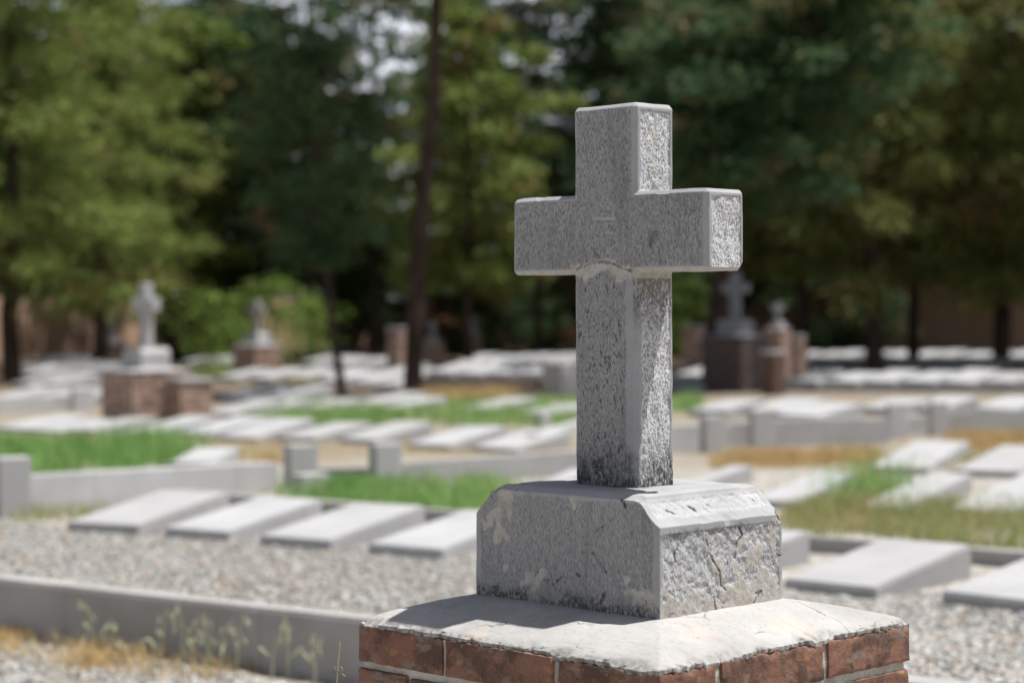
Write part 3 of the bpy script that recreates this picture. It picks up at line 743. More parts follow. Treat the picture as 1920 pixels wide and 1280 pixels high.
# middle row behind the walls
GD = 'grave slabs in the long middle row'
where = ['at the left edge of the photo', 'second from the left edge', 'below the left cross monument, left of its brickwork', 'directly below the brick pedestal of the left cross',
         'directly below the low brick pedestal', 'first one right of the low brick pedestal', 'above the square corner post', 'left of the tallest wall post', 'right of the tallest wall post', 'longest and nearest the cross shaft']
for i, (px, py) in enumerate(((-14, 808), (46, 813), (116, 815), (226, 818), (326, 819), (407, 826), (518, 828), (634, 831), (763, 842), (883, 847))):
    slab(G(px, py), 'pale slab of the long middle row, ' + where[i], GD, 8, lst=_sm)
GE = 'grave slabs beyond the middle row'
for px, py, t in ((383, 781, 'small pale slab just right of the low brick pedestal'), (434, 779, 'small pale slab in the shade line right of the low brick pedestal'), (540, 772, 'small slab sunk in green grass, left of the thin trunk'),
                  (622, 768, 'slab in green grass just below the thin dark trunk'), (668, 757, 'slab in green grass left of the leaning trunk foot'), (708, 770, 'slab in the grass strip below the leaning trunk'),
                  (860, 772, 'slab in the grass strip below the long tomb bed'), (960, 782, 'slab in the grass strip beside the little square post')):
    slab(G(px, py), t, GE, 6)
# right rows
GF = 'grave slabs behind the right-hand walls'
for px, py, t in ((1290, 777, 'slab just right of the shaft above the first right wall post'), (1398, 779, 'slab right of the first wall post on the right'), (1452, 785, 'slab above the longest wall on the right'),
                  (1605, 772, 'slab above the end post of the longest right wall'), (1702, 770, 'slab above the dark gap between two right posts'), (1825, 772, 'slab above the last wall at the right edge')):
    slab(G(px, py, .1), t, GF, 8, z=.10)
LR = 'pale slab in the even row on a dark kerb, right background'
for i in range(9):
    slab(at(1472+72*i, 30.4-.11*i, 0), LR, 'even row of pale slabs at the right', 6, True, .10)
kr = wall_between('stone_kerb', at(1440, 30.35), at(2080, 29.0), .12, .12, .12, M_KERB, 'dark kerb carrying the even row of slabs at the right', 'kerb')
LF = 'small pale slab in the far rows below the shaded brown wall'
for row, (d0, n, px0, step) in enumerate(((42, 9, 1478, 56), (50, 11, 1470, 46))):
    for i in range(n):
        slab(at(px0+step*i+rg.uniform(-6, 6), d0-.1*i), LF, 'far slabs at the right', 6, True, .04 if row < 2 else 0)
LL = 'small pale slab in the far row below the sunlit brown wall'
for i, px in enumerate((48, 78, 108, 138, 165)):
    slab(at(px, 50), LL, 'far slabs at the left', 4, True, .04)
LM = 'small pale slab far behind the middle cross, under the trees'
for px, d in ((338, 47), (368, 46), (398, 46), (560, 46), (590, 46), (618, 45), (655, 45), (690, 45), (722, 44), (560, 56), (600, 56), (660, 56), (700, 56)):
    slab(at(px, d), LM, 'far slabs in the middle', 5, True, .04)
LC = 'small pale slab in the dark gap behind the long tomb bed'
for px in (858, 894, 930, 966, 1004, 1030): slab(at(px, 46), LC, 'far slabs behind the tomb bed', 5, True, .06)
LS = 'small slab between the shaft and the dark cross monument'
for px, d in ((1262, 41), (1285, 41), (1265, 36), (1288, 36), (1262, 30.5)): slab(at(px, d), LS, 'slabs left of the dark monument', 5, True, .03)
LQ = 'pale slab left of the leaning trunk, on dry grass'
for px, d in ((690, 37), (722, 36), (655, 33), (700, 31.5), (600, 34)): slab(at(px, d), LQ, 'slabs around the trunk foot', 5, True, .02)
LT = 'pale slab left of the left cross monument, on the far ground'
for px, d in ((22, 38), (60, 38), (98, 38), (20, 33), (70, 33)): slab(at(px, d), LT, 'slabs at the far left', 5, True, .02)
LX = 'pale slab on the open ground between the left cross monument and the trunks'
for d, x0, n_, st in ((36, 405, 4, 62), (40, 560, 4, 50), (27.5, 410, 2, 75)):
    for i in range(n_): slab(at(x0+st*i+rg.uniform(-5, 5), d-.08*i), LX, 'slabs between the left monument and the trunks', 6, True, .02)
LY = 'pale slab in the rows left of the left cross monument'
for d, x0, n_, st in ((27, -30, 3, 74), (43, 30, 5, 36)):
    for i in range(n_): slab(at(x0+st*i+rg.uniform(-5, 5), d-.08*i), LY, 'slab rows at the far left', 6, True, .02)
# raised tomb bed with slabs and a white box tomb
M_BEDSTONE = mat_concrete('brown_bed_stone', (.25, .185, .14), (.33, .25, .20))
bed = wall_between('tomb_bed', at(770, 30.5), at(1003, 29.4), .25, .25, .95, M_BEDSTONE, 'long raised bed with a brown shaded front, right of the leaning trunk', 'tomb')
for i, t in enumerate(('nearest the trunk', 'second from the trunk', 'third from the trunk', 'nearest the white box tomb')):
    slab(at(800+52*i, 30.55-.26*i), 'slab on top of the raised tomb bed, ' + t, 'slabs on the raised bed', 5, True, .25)
bx = box_bm(0, .42, 0, .85, 0, .50, .02); 
for v in bx.verts:
    if v.co.z > .2: v.co.x = .21+(v.co.x-.21)*.86
tb = link('box_tomb', bm_mesh(bx, 'box_tomb', M_SLAB)); tb.location = tuple(at(1012, 29.2)); tb.rotation_euler = (0, 0, R(10)); tag(tb, 'white box tomb at the right end of the raised tomb bed', 'tomb')

# ------------------------------------------------------------------ plot walls and their posts
M_PLOT = mat_concrete('pale_wall_concrete', (.40, .392, .39), (.48, .472, .47), joints=True)
def post(px, py, w_, d_, h, label, name='corner_post', z=0., rz=0.):
    p = G(px, py, z)                       # near-right... the foot of its nearest edge
    b = box_bm(-w_, 0, 0, d_, -.03, h, .012, seg=2)
    o = link(name, bm_mesh(b, name, M_PLOT)); o.location = (p[0], p[1], z); o.rotation_euler = (0, 0, R(rz))
    return tag(o, label, 'post', 'square stone posts of the plot walls')
def pwall(a, b, h0, h1, label, t=.12, side=1):
    return wall_between('plot_wall', G(*a), G(*b), h0, h1, t, M_PLOT, label, 'wall', 0., .01, 'low concrete plot walls', side)
pwall((30, 970), (522, 922), .25, .20, 'long low wall holding the bright grass plot at the left')
post(0, 972, .14, .20, .36, 'square post at the left edge of the photo', rz=-10)
post(545, 917, .115, .22, .305, 'square post ending the grassy plot wall at the left', rz=-10)
post(565, 931, .14, .22, .145, 'low stone block at the foot of the grassy plot post', 'stone_block', rz=-8)
pwall((580, 913), (690, 912), .13, .13, 'short shaded wall between two posts, grass in front')
post(705, 916, .10, .22, .31, 'tallest wall post, in the middle above the grass', rz=-8)
pwall((742, 912), (1180, 885), .16, .19, 'long low wall running from the middle post behind the shaft')
post(1013, 801, .10, .16, .16, 'little square post in the grass strip left of the shaft', rz=-5)
pwall((1010, 842), (1120, 808), .14, .14, 'pale wall end beside the last middle row slab')
pwall((1225, 852), (1322, 845), .24, .24, 'first wall right of the shaft')
post(1324, 850, .10, .20, .32, 'first post right of the shaft, beside a shaded gap', rz=-14)
pwall((1349, 840), (1412, 836), .22, .22, 'dark shaded wall gap between the first two right posts')
post(1412, 840, .06, .24, .34, 'second post right of the shaft, starting the longest wall', rz=-14)
pwall((1436, 838), (1668, 831), .25, .23, 'longest wall on the right, above the orange grass')
post(1668, 824, .06, .22, .34, 'post ending the longest wall on the right', rz=-14)
pwall((1693, 817), (1747, 814), .19, .19, 'dark shaded wall gap near the right edge')
post(1747, 818, .06, .22, .33, 'last post before the right edge of the photo', rz=-14)
pwall((1772, 812), (1990, 806), .21, .21, 'last wall at the right edge of the photo')
pwall((-40, 778), (140, 768), .20, .20, 'wall far left, in front of the left cross monument')
post(138, 770, .10, .3, .28, 'post ending the far left wall', rz=-5)
pwall((1240, 728), (1300, 727), .2, .2, 'low reddish wall left of the dark cross monument')
# kerb behind the nearest row of slabs
a, b = G(780, 968), G(2050, 1076)
wall_between('stone_kerb', G(300, 940), b, .075, .075, .10, M_KERB, 'narrow kerb at the heads of the nearest slabs, grass behind', 'kerb', 0.)

# ------------------------------------------------------------------ grass, dry grass, weeds, loose stones
def blades(name, quad, n, h, mat, label, cat='grass', z=0., wdt=.006, lean=.35, clump=0, seed=1, tone=(0, 1)):
    r = np.random.default_rng(seed)
    q = [np.asarray(G(x, y, z))[:2] for x, y in quad]
    if clump:
        cu, cv = r.random(clump), r.random(clump); c = r.integers(0, clump, n)
        u = np.clip(cu[c]+r.normal(0, .03, n), 0, 1); v = np.clip(cv[c]+r.normal(0, .05, n), 0, 1)
    else: u, v = r.random(n), r.random(n)
    p = ((1-u)*(1-v))[:, None]*q[0]+(u*(1-v))[:, None]*q[1]+(u*v)[:, None]*q[2]+((1-u)*v)[:, None]*q[3]
    p = p+r.normal(0, .06+.12*(h > .14), p.shape)*[1, 1]
    n0 = vn(np.c_[p, np.zeros(n)], .45, seed+50)+.6*vn(np.c_[p, np.zeros(n)], .15, seed+51)
    kp_ = n0+r.normal(0, .25, n) > -.35; p = p[kp_]; n = len(p)
    hh = h*(.35+.85*r.random(n))*(.75+.5*(vn(np.c_[p, np.zeros(n)], .5, 3)*.5+.5)); a = r.random(n)*6.283; la = lean*r.random(n)*1.6; b = r.random(n)*6.283
    dx, dy = np.cos(a), np.sin(a); wx, wy = np.cos(b)*wdt/2, np.sin(b)*wdt/2
    V = np.empty((n, 5, 3)); base = np.c_[p, np.full(n, z-.01)]
    s = np.c_[wx, wy, np.zeros(n)]
    mid = base+np.c_[dx*la*hh*.3, dy*la*hh*.3, hh*.55]; tip = base+np.c_[dx*la*hh, dy*la*hh, hh*(1-.25*la)]
    V[:, 0] = base-s; V[:, 1] = base+s; V[:, 2] = mid+s*.8; V[:, 3] = mid-s*.8; V[:, 4] = tip
    i = np.arange(n)[:, None]*5
    F = np.concatenate([i+[0, 1, 2], i+[0, 2, 3], i+[3, 2, 4]])
    me = mesh_np(name, V.reshape(-1, 3), F, mat, False)
    attr(me, 'tone', np.repeat(np.clip(tone[0]+(tone[1]-tone[0])*(r.random(n)*.7+.3*(vn(np.c_[p, np.zeros(n)], .35, 9)*.5+.5)), 0, 1), 5))
    return tag(link(name, me), label, cat, None, 'stuff')
blades('grass', ((-30, 896), (330, 874), (300, 838), (-80, 852)), 7000, .24, M_GRASS, 'bright green grass filling the walled plot at the left', z=.10, seed=2, wdt=.009, tone=(0, .75))
blades('grass', ((590, 958), (930, 972), (930, 908), (600, 908)), 7000, .15, M_GRASS, 'green grass between the nearest slabs and the middle walls', seed=3, wdt=.008)
blades('grass', ((490, 800), (1085, 800), (1085, 752), (520, 764)), 9000, .17, M_GRASS, 'green grass strip across the middle distance', seed=4, wdt=.013)
blades('grass', ((1480, 1006), (2000, 1040), (1980, 950), (1490, 940)), 9000, .12, M_MIX, 'half dry grass behind the nearest slabs at the right', seed=5, wdt=.006)
blades('grass', ((1590, 945), (1680, 950), (1670, 915), (1600, 915)), 900, .26, M_GRASS, 'tall green clump beside a slab at the right', seed=6, wdt=.006)
blades('dry_grass', ((1335, 880), (1650, 872), (1640, 848), (1345, 850)), 5000, .10, M_DRY, 'dry orange grass below the longest wall at the right', seed=7, wdt=.009)
blades('dry_grass', ((1790, 848), (1990, 850), (1980, 815), (1780, 818)), 3500, .12, M_DRY, 'dry orange grass at the right edge below the last wall', seed=8, wdt=.010)
blades('dry_grass', ((1480, 990), (1640, 1000), (1640, 885), (1500, 905)), 2600, .10, M_DRY, 'scattered dry tufts among the slabs at the right', seed=9, clump=40)
blades('dry_grass', ((395, 874), (520, 870), (520, 852), (420, 856)), 1200, .08, M_DRY, 'dry tufts at the end of the walled plot', z=.08, seed=10, wdt=.008)
blades('dry_grass', ((800, 760), (960, 760), (940, 742), (810, 742)), 1800, .22, M_DRY, 'dry grass at the foot of the raised tomb bed', seed=11, wdt=.014)
blades('dry_grass', ((530, 722), (760, 722), (740, 700), (540, 700)), 2600, .16, M_MIX, 'yellowish grass behind the thin trunk', seed=12, wdt=.02, tone=(.4, 1))
blades('grass', ((1255, 775), (1310, 775), (1310, 745), (1260, 745)), 1200, .14, M_GRASS, 'small green patch right of the shaft', seed=13, wdt=.012)
blades('grass', ((350, 715), (440, 715), (430, 690), (350, 690)), 1400, .2, M_MIX, 'green patch right of the left cross monument', seed=14, wdt=.02, tone=(0, .6))
blades('dry_grass', ((-60, 838), (1050, 858), (1050, 838), (-60, 812)), 4500, .06, M_DRY, 'thin dry grass around the middle row of slabs', seed=15, wdt=.008)
blades('dry_grass', ((1560, 882), (1990, 900), (1960, 850), (1600, 850)), 2600, .09, M_MIX, 'thin grass between the slabs at the right', seed=16, tone=(.4, 1), clump=60)
blades('dry_grass', ((-40, 1222), (150, 1242), (140, 1205), (-40, 1188)), 900, .10, M_DRY, 'orange dry tuft at the foot of the long kerb', z=-.24, seed=17, wdt=.004, lean=.9, clump=7)
blades('dry_grass', ((120, 1250), (700, 1320), (700, 1270), (120, 1225)), 1100, .05, M_DRY, 'dry litter of stems along the foot of the long kerb', z=-.24, seed=18, wdt=.004, lean=1.2, clump=30)
blades('dry_grass', ((140, 1250), (460, 1285), (440, 1250), (140, 1220)), 900, .11, M_DRY, 'orange dry stems along the foot of the long kerb', z=-.24, seed=20, wdt=.004, lean=.9, clump=9)
blades('grass', ((20, 985), (300, 968), (300, 955), (20, 965)), 700, .10, M_MIX, 'sparse grass at the foot of the grassy plot wall', seed=19, tone=(.1, .8))

def tube(pts, r0, r1, sides=5):
    pts = [np.asarray(p, float) for p in pts]; V, F = [], []
    for i, p in enumerate(pts):
        t = pts[min(i+1, len(pts)-1)]-pts[max(i-1, 0)]; t = t/np.linalg.norm(t)
        a = np.cross(t, [0, 0, 1.] if abs(t[2]) < .9 else [1., 0, 0]); a /= np.linalg.norm(a); b = np.cross(t, a)
        r = r0+(r1-r0)*i/(len(pts)-1)
        for k in range(sides): th = 6.2832*k/sides; V.append(p+(a*math.cos(th)+b*math.sin(th))*r)
    for i in range(len(pts)-1):
        for k in range(sides):
            k2 = (k+1) % sides; F.append((i*sides+k, i*sides+k2, (i+1)*sides+k2, (i+1)*sides+k))
    return V, F
class MB:
    def __init__(s): s.V, s.F, s.T = [], [], []
    def add(s, V, F, tone=.5):
        o = len(s.V); s.V += list(V); s.F += [tuple(o+i for i in f) for f in F]; s.T += [tone]*len(V)
    def build(s, name, mat, parent=None, smooth=True):
        me = mesh_np(name, np.array(s.V), s.F, mat, smooth); attr(me, 'tone', s.T); return link(name, me, parent)
def oat(px, py, h, seed, label, droop=.12):
    """wild oat: a thin bent stem, a leaf and hanging seed husks"""
    r = random.Random(seed); p = G(px, py, -.24)
    root_ = empty('wild_oat', (p[0], p[1], -.24), r.random()*6, label, 'weed', 'weeds along the long kerb')
    ln = r.uniform(-.05, .05); pts = [np.array([ln*t**2*4*h, droop*h*t**3, h*(t if t < .8 else .8+(t-.8)*.55)]) for t in np.linspace(0, 1, 7)]
    tn = r.random(); m = MB(); m.add(*tube(pts, .0042, .0022), tn)
    q = pts[2]; m.add([q, q+[.05, .02, .05], q+[.10, .03, .01], q+[.052, .028, .045]], [(0, 1, 2, 3)], .1)
    m.build('stem', M_STALK, root_)
    for i in range(r.randint(4, 7)):
        g = MB()
        t = r.uniform(.6, 1.0); k = min(int(t*6), 5); b = pts[k]+(pts[k+1]-pts[k])*(t*6-k) if t < 1 else pts[-1]
        a = r.random()*6.28; e = b+np.array([math.cos(a)*.022, math.sin(a)*.022, -.004]); f = e+np.array([math.cos(a)*.012, math.sin(a)*.014, -.050])
        g.add(*tube([b, (b+e)/2+[0, 0, .006], e], .0007, .0007, 3), tn)
        g.add(*tube([e, e*.7+f*.3, f], .0010, .0006, 5), min(1, tn+.2)); mid = e*.55+f*.45
        g.add([mid+[.0042, 0, .0], mid+[0, .0042, 0], mid-[.0042, 0, 0], mid-[0, .0042, 0], e, f], [(0, 1, 4), (1, 2, 4), (2, 3, 4), (3, 0, 4), (1, 0, 5), (2, 1, 5), (3, 2, 5), (0, 3, 5)], min(1, tn+.2))
        g.build('seed_husk', M_STALK, root_)
oats = ((175, 1228, .26, 'thin pale weed at the left of the long kerb, farthest left'), (195, 1236, .19, 'short tan weed just right of the farthest left one'), (300, 1262, .30, 'green weed in front of the kerb left of the nodding group'),
        (342, 1268, .33, 'tallest nodding oat stalk in front of the kerb'), (362, 1262, .27, 'nodding oat stalk in the middle of the kerb group'), (390, 1268, .26, 'pale drooping oat in the middle of the kerb group'),
        (415, 1266, .25, 'drooping oat just right of the kerb group middle'), (445, 1272, .29, 'oat leaning right at the edge of the kerb group'), (510, 1276, .26, 'upright greenish oat right of the kerb group'),
        (540, 1284, .30, 'slim oat near the pedestal end of the kerb'), (590, 1282, .22, 'reddish dry weed near the pedestal end of the kerb'), (230, 1246, .12, 'low dry sprig on the path below the kerb'))
for i, (x, y, h, t) in enumerate(oats): oat(x, y, h, 40+i, t, random.Random(i).uniform(-.35, .35))
# dry stem close to the pedestal's left corner
p0 = at(622, 3.9, -.24); ds = empty('dry_stem', tuple(p0), 0, 'dry curled stem close to the left corner of the brick pedestal', 'weed')
top = at(640, 3.95, .545)-p0; m = MB(); pts = [top*t+np.array([.018*math.sin(t*5), .01*math.sin(t*7), 0]) for t in np.linspace(0, 1, 14)]
m.add(*tube(pts, .0022, .0011), .9)
m.build('stem', M_STALK, ds)
for t, sd in ((.90, 1), (.93, -1), (.965, 1), (.86, -1), (.975, -1)):
    g = MB(); k = int(t*13); b = pts[k]; e = [b+RT*sd*(.004+.010*s)+np.array([0, 0, .010*math.sin(s*4.2)]) + RT*sd*.006*math.cos(s*5) for s in np.linspace(0, 1, 9)]
    g.add(*tube([b]+e, .0009, .0006, 4), .95); g.build('tendril', M_STALK, ds)

def pebbles(name, areas, mat, label):
    r = np.random.default_rng(77)
    base = np.array([(1, 0, 0), (-1, 0, 0), (0, 1, 0), (0, -1, 0), (0, 0, 1), (0, 0, -1), (.6, .6, .55), (-.6, .6, .5), (.6, -.6, .5), (-.6, -.6, .55)], float)
    bm = bmesh.new(); [bm.verts.new(v) for v in base]; bmesh.ops.convex_hull(bm, input=bm.verts[:]); bm.verts.index_update()
    bmesh.ops.triangulate(bm, faces=bm.faces[:])
    BV = np.array([v.co for v in bm.verts]); BF = np.array([[v.index for v in f.verts] for f in bm.faces]); bm.free()
    Vs, Ts, n0 = [], [], 0
    for quad, z, n, sz in areas:
        q = [np.asarray(G(x, y, z))[:2] for x, y in quad]; u, v = r.random(n), r.random(n)
        p = ((1-u)*(1-v))[:, None]*q[0]+(u*(1-v))[:, None]*q[1]+(u*v)[:, None]*q[2]+((1-u)*v)[:, None]*q[3]
        s = sz*(.5+r.random(n)**2*1.3); a = r.random(n)*6.283
        X = BV[None]*np.stack([s, s*(.6+.3*r.random(n)), s*(.4+.3*r.random(n))], 1)[:, None]
        X = X*(1+.25*(r.random(X.shape)-.5))
        ca, sa = np.cos(a)[:, None], np.sin(a)[:, None]
        Y = np.stack([X[..., 0]*ca-X[..., 1]*sa+p[:, :1], X[..., 0]*sa+X[..., 1]*ca+p[:, 1:], X[..., 2]+z+s[:, None]*.15], -1)
        Vs.append(Y.reshape(-1, 3)); Ts.append(np.repeat(r.random(n), len(BV))); n0 += n
    F = (np.arange(n0)[:, None, None]*len(BV)+BF[None]).reshape(-1, 3)
    me = mesh_np(name, np.concatenate(Vs), F, mat, False); attr(me, 'tone', np.concatenate(Ts))
    return tag(link(name, me), label, 'gravel', None, 'stuff')
_k = NT('loose_stones')
M_PEB = _k.out(_k.ramp(_k.at('tone'), [(0, (.16, .155, .14)), (.2, (.29, .28, .255)), (.45, (.39, .375, .35)), (.6, (.33, .26, .20)), (.75, (.45, .445, .43)), (.9, (.27, .275, .27)), (1, (.54, .53, .515))], 'CONSTANT'), None, .9)
pebbles('gravel', (((-60, 1078), (760, 1172), (900, 1030), (-60, 975)), 0, 0, 0) and
        ((((-60, 1080), (900, 1190), (900, 1040), (-60, 972)), .0, 16000, .0112), (((1460, 1150), (2000, 1300), (2000, 1130), (1460, 1090)), .0, 11000, .011),
         (((1500, 1270), (2000, 1290), (2000, 1200), (1500, 1170)), .0, 4500, .012), (((-60, 1300), (500, 1310), (450, 1240), (-60, 1190)), -.24, 3800, .012),
         (((880, 1060), (1500, 1120), (1500, 1100), (880, 1040)), .0, 2200, .012)), M_PEB, 'pale mixed gravel around the nearest slabs')

# ------------------------------------------------------------------ boundary walls far behind
a0, c0, b0 = at(-500, 50), at(800, 75), at(2500, 52)
wall_between('boundary_wall', a0, c0, 1.8, 1.8, .4, M_WALLA, 'sunlit brown boundary wall seen between trunks at the left', 'wall', 0, 0)
wall_between('boundary_wall', c0, b0, 2.6, 2.3, .4, M_WALLA, 'shaded brown boundary wall behind the trees at the right', 'wall', 0, 0)

# ------------------------------------------------------------------ trees
def limb(V0, V1, r0, r1, sag, n=5):
    V0, V1 = np.asarray(V0, float), np.asarray(V1, float)
    return [V0+(V1-V0)*t+np.array([0, 0, sag*math.sin(t*math.pi)]) for t in np.linspace(0, 1, n)]
def tree_meshes(seed, H, R0, base, nb, leaf, per, mat, trunk_r, lean=(0, 0), shape='pine', droop=.25, nclump=7, clump=2.6, bend=1.):
    r = np.random.default_rng(seed); m = MB()
    def axis(z): t = (z/H)**bend; return np.array([lean[0]*t, lean[1]*t, z])
    wob = r.normal(0, .05, (9, 2)); wob[0] = 0
    tp = [axis(H*t)+np.array([*wob[i]*trunk_r*6, 0]) for i, t in enumerate(np.linspace(0, 1, 9))]
    m.add(*tube(tp, trunk_r*1.15, trunk_r*.25, 8))
    C, D = [], []
    ga = r.random()*6
    for i in range(nb):
        t = (i+.5)/nb; z = base+(H-base)*t; a = ga+i*2.399+r.normal(0, .3)
        if shape == 'pine': prof = (1-t)**.65*(.55+.45*min(1, t*5))
        elif shape == 'round': prof = math.sqrt(max(.02, 1-(2*t-1)**2))
        else: prof = .35+.65*math.sin(math.pi*min(1, t*.9+.1))
        ln = R0*prof*(.65+.5*r.random())
        s = axis(z); e = s+np.array([math.cos(a)*ln, math.sin(a)*ln, ln*(r.normal(.12, .12)-droop)])
        m.add(*tube(limb(s, e, .05, .01, .06*ln), max(.012, trunk_r*.28*(1-t*.6)), .006, 4))
        for j in range(nclump):
            q = .22+.78*(j+r.random())/nclump
            c = s+(e-s)*q+np.array([0, 0, .06*ln*math.sin(q*math.pi)])+r.normal(0, .13*ln*.5, 3)*[1, 1, .55]
            C.append(c); D.append((math.cos(a), math.sin(a)))
    C = np.array(C); D = np.array(D); nC = len(C)
    keep = r.random(nC) > .08; C, D = C[keep], D[keep]; nC = len(C)
    n = nC*per; ci = np.repeat(np.arange(nC), per)
    sz = (leaf*clump*(.6+.8*r.random(nC)))[ci]
    off = r.normal(0, 1, (n, 3)); off /= np.linalg.norm(off, axis=1)[:, None]; off *= (r.random(n)**.45)[:, None]*sz[:, None]*[1, 1, .55]
    P = C[ci]+off
    ax = off/np.maximum(1e-6, np.linalg.norm(off, axis=1))[:, None]*.8+np.c_[D[ci]*.5, np.full(n, -.15-droop)]+r.normal(0, .45, (n, 3)); ax /= np.linalg.norm(ax, axis=1)[:, None]
    sd = np.cross(ax, r.normal(0, 1, (n, 3))); sd /= np.linalg.norm(sd, axis=1)[:, None]
    L_ = leaf*(.7+.7*r.random(n))[:, None]; W_ = leaf*(.17 if shape == 'pine' else .36)*(.7+.6*r.random(n))[:, None]
    V = np.stack([P-ax*L_*.5, P+sd*W_*.5, P+ax*L_*.5, P-sd*W_*.5], 1).reshape(-1, 3)
    F = np.arange(n*4).reshape(-1, 4)
    crown = mesh_np('crown', V, F, mat, False)
    tm = mesh_np('trunk', np.array(m.V), m.F, M_BARK); return tm, crown
def place(name, meshes, p, rz, sc, label, group, cat='tree'):
    t = empty(name, (p[0], p[1], -.02), rz, label, cat, group); t.scale = (sc, sc, sc)
    link('trunk', meshes[0], t); link('crown', meshes[1], t); return t

TA = tree_meshes(1, 9.2, 3.7, 1.5, 44, .25, 62, M_PINE, .16, shape='pine', droop=.18, nclump=8, clump=2.6)
TB = tree_meshes(2, 9.5, 2.8, 2.1, 42, .24, 56, M_PINE, .13, shape='tall', droop=.12, nclump=7, clump=2.5)
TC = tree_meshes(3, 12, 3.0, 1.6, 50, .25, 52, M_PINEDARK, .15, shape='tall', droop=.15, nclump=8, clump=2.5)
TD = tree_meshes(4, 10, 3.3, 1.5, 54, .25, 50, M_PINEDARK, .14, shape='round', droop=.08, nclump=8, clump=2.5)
TE = tree_meshes(5, 10, 3.0, 2.6, 38, .24, 50, M_PINE, .15, shape='tall', droop=.2, nclump=8, clump=2.4)
BU = tree_meshes(6, 2.4, 1.7, .2, 17, .20, 10, M_LEAF, .04, shape='round', droop=.0, nclump=6)
TS2 = tree_meshes(15, 7.6, 2.3, 3.0, 52, .18, 75, M_PINEDARK, .19, lean=tuple(RT[:2]*1.9), shape='tall', droop=.05, nclump=9, clump=3, bend=2.)
# the leaning trunk: its own tree, lean measured on the photo
e = at(832, 30, 0)-at(772, 30, 0)
TL = tree_meshes(7, 12, 2.6, 6.2, 60, .17, 56, M_PINE, .125, lean=tuple(e[:2]*1.75), shape='tall', droop=.2, nclump=8)
place('pine_tree', TL, at(772, 30), 0, 1, 'tall tree with a slim dark leaning trunk, left of the cross', None)
e = at(600, 30, 0)-at(642, 30, 0)
TS = tree_meshes(8, 5.4, 1.3, 1.9, 34, .16, 30, M_PINEDARK, .062, lean=tuple(e[:2]*1.8), shape='tall', droop=.1, nclump=7)
place('young_tree', TS, at(642, 30), 0, 1, 'thin young tree leaning left, its slim trunk left of the taller leaning trunk', None)
place('bush', BU, at(395, 44), 0, .72, 'bright green bush left of the small middle cross', 'bright bushes under the trees', 'bush')
place('bush', BU, at(510, 45), 2, .82, 'bright green bush directly behind the small middle cross', 'bright bushes under the trees', 'bush')
place('bush', BU, at(575, 47), 4, .62, 'yellowish bush between the small middle cross and the thin trunk', 'bright bushes under the trees', 'bush')
place('bush', BU, at(1285, 46), 1, .8, 'green bush just right of the cross shaft, low under the arm', 'bright bushes under the trees', 'bush')
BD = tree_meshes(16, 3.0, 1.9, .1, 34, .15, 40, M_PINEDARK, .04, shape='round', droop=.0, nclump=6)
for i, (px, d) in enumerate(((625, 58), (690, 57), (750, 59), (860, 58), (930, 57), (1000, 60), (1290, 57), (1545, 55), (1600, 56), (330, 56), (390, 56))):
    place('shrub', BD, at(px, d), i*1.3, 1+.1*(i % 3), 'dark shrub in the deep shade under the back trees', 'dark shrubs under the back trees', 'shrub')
TW = tree_meshes(17, 11, 2.3, 2.5, 44, .24, 26, M_PINEDARK, .10, shape='tall', droop=.1, nclump=6, clump=2.3)
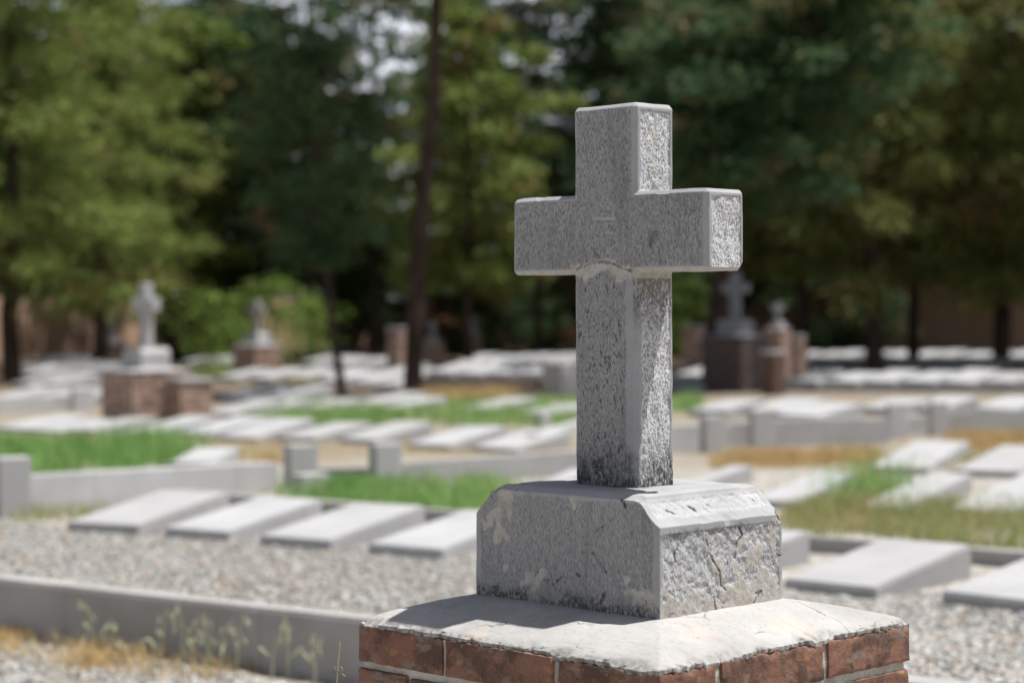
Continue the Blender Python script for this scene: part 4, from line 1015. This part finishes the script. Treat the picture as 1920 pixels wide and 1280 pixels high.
# front trees
_olive = {}
GT = 'pines at the back of the cemetery'
for i, (tm, px, d, sc, lab) in enumerate((
        (TA, 22, 36.8, 1.05, 'broad sunlit pine with drooping boughs at the left edge'), (TA, 186, 45, 1.0, 'sunlit pine behind the left cross monument'),
        (TB, 352, 52, .95, 'slim pine rising above the middle cross at the left'), (TB, 880, 42, .8, 'light green pine between the leaning trunk and the cross'),
        (TS2, 1342, 31.2, 1.0, 'dark trunked pine behind the dark cross monument'), (TB, 1500, 44, 1.0, 'olive pine right of the cross arm'),
        (TA, 1640, 41, 1.1, 'broad pine standing before the brown wall at the right'), (TE, 1712, 45, .9, 'pine whose slim trunk shows against the brown wall'),
        (TA, 1876, 43, 1.12, 'sunlit pine near the right edge with its trunk before the wall'), (TA, 2010, 40, 1.1, 'pine cut by the right edge of the photo'),
        (TD, 445, 54, .95, 'dark round tree above the small middle cross'), (TD, 660, 54, .72, 'dark round tree behind the thin young tree'),
        (TW, 585, 50, 1.0, 'sparse airy tree against the bright sky left of the leaning trunk'), (TW, 700, 53, 1.1, 'sparse airy tree just left of the leaning trunk top'), (TW, 1010, 50, 1.0, 'sparse airy tree against the sky left of the cross top'),
        (TC, 1130, 50, 1.0, 'dark pine straight behind the top of the large cross'), (TC, 1225, 53, 1.0, 'dark pine behind the right arm of the large cross'))):
    if px > 1400 and tm in (TA, TB, TE):
        key = id(tm[1])
        if key not in _olive: _olive[key] = tm[1].copy(); _olive[key].materials[0] = M_PINEOLIVE
        tm = (tm[0], _olive[key])
    place('pine_tree', tm, at(px, d), 0 if tm is TS2 else i*1.7, sc, lab, GT)
# the dense back rows
LB = 'dark tree in the dense belt behind the front pines'
rb = random.Random(9)
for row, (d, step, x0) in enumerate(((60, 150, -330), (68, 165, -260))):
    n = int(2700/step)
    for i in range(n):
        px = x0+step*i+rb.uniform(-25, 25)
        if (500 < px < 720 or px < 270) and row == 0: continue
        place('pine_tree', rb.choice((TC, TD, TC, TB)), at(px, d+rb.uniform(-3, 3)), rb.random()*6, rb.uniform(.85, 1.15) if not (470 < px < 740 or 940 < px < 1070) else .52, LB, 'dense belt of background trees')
for i, px in enumerate(range(-260, 330, 75)):
    place('pine_tree', (TC, TD)[i % 2], at(px, 74+(i % 3)*2), i*1.9, 1.1, 'dark tree behind the sunlit brown wall at the left', 'trees beyond the left wall')
for px, d in ((-320, 34), (-620, 44), (2240, 42), (2520, 46), (-200, 48)):
    place('pine_tree', TA, at(px, d), px, 1.05, 'pine just outside the photo beside the front pines', 'pines beside the frame')
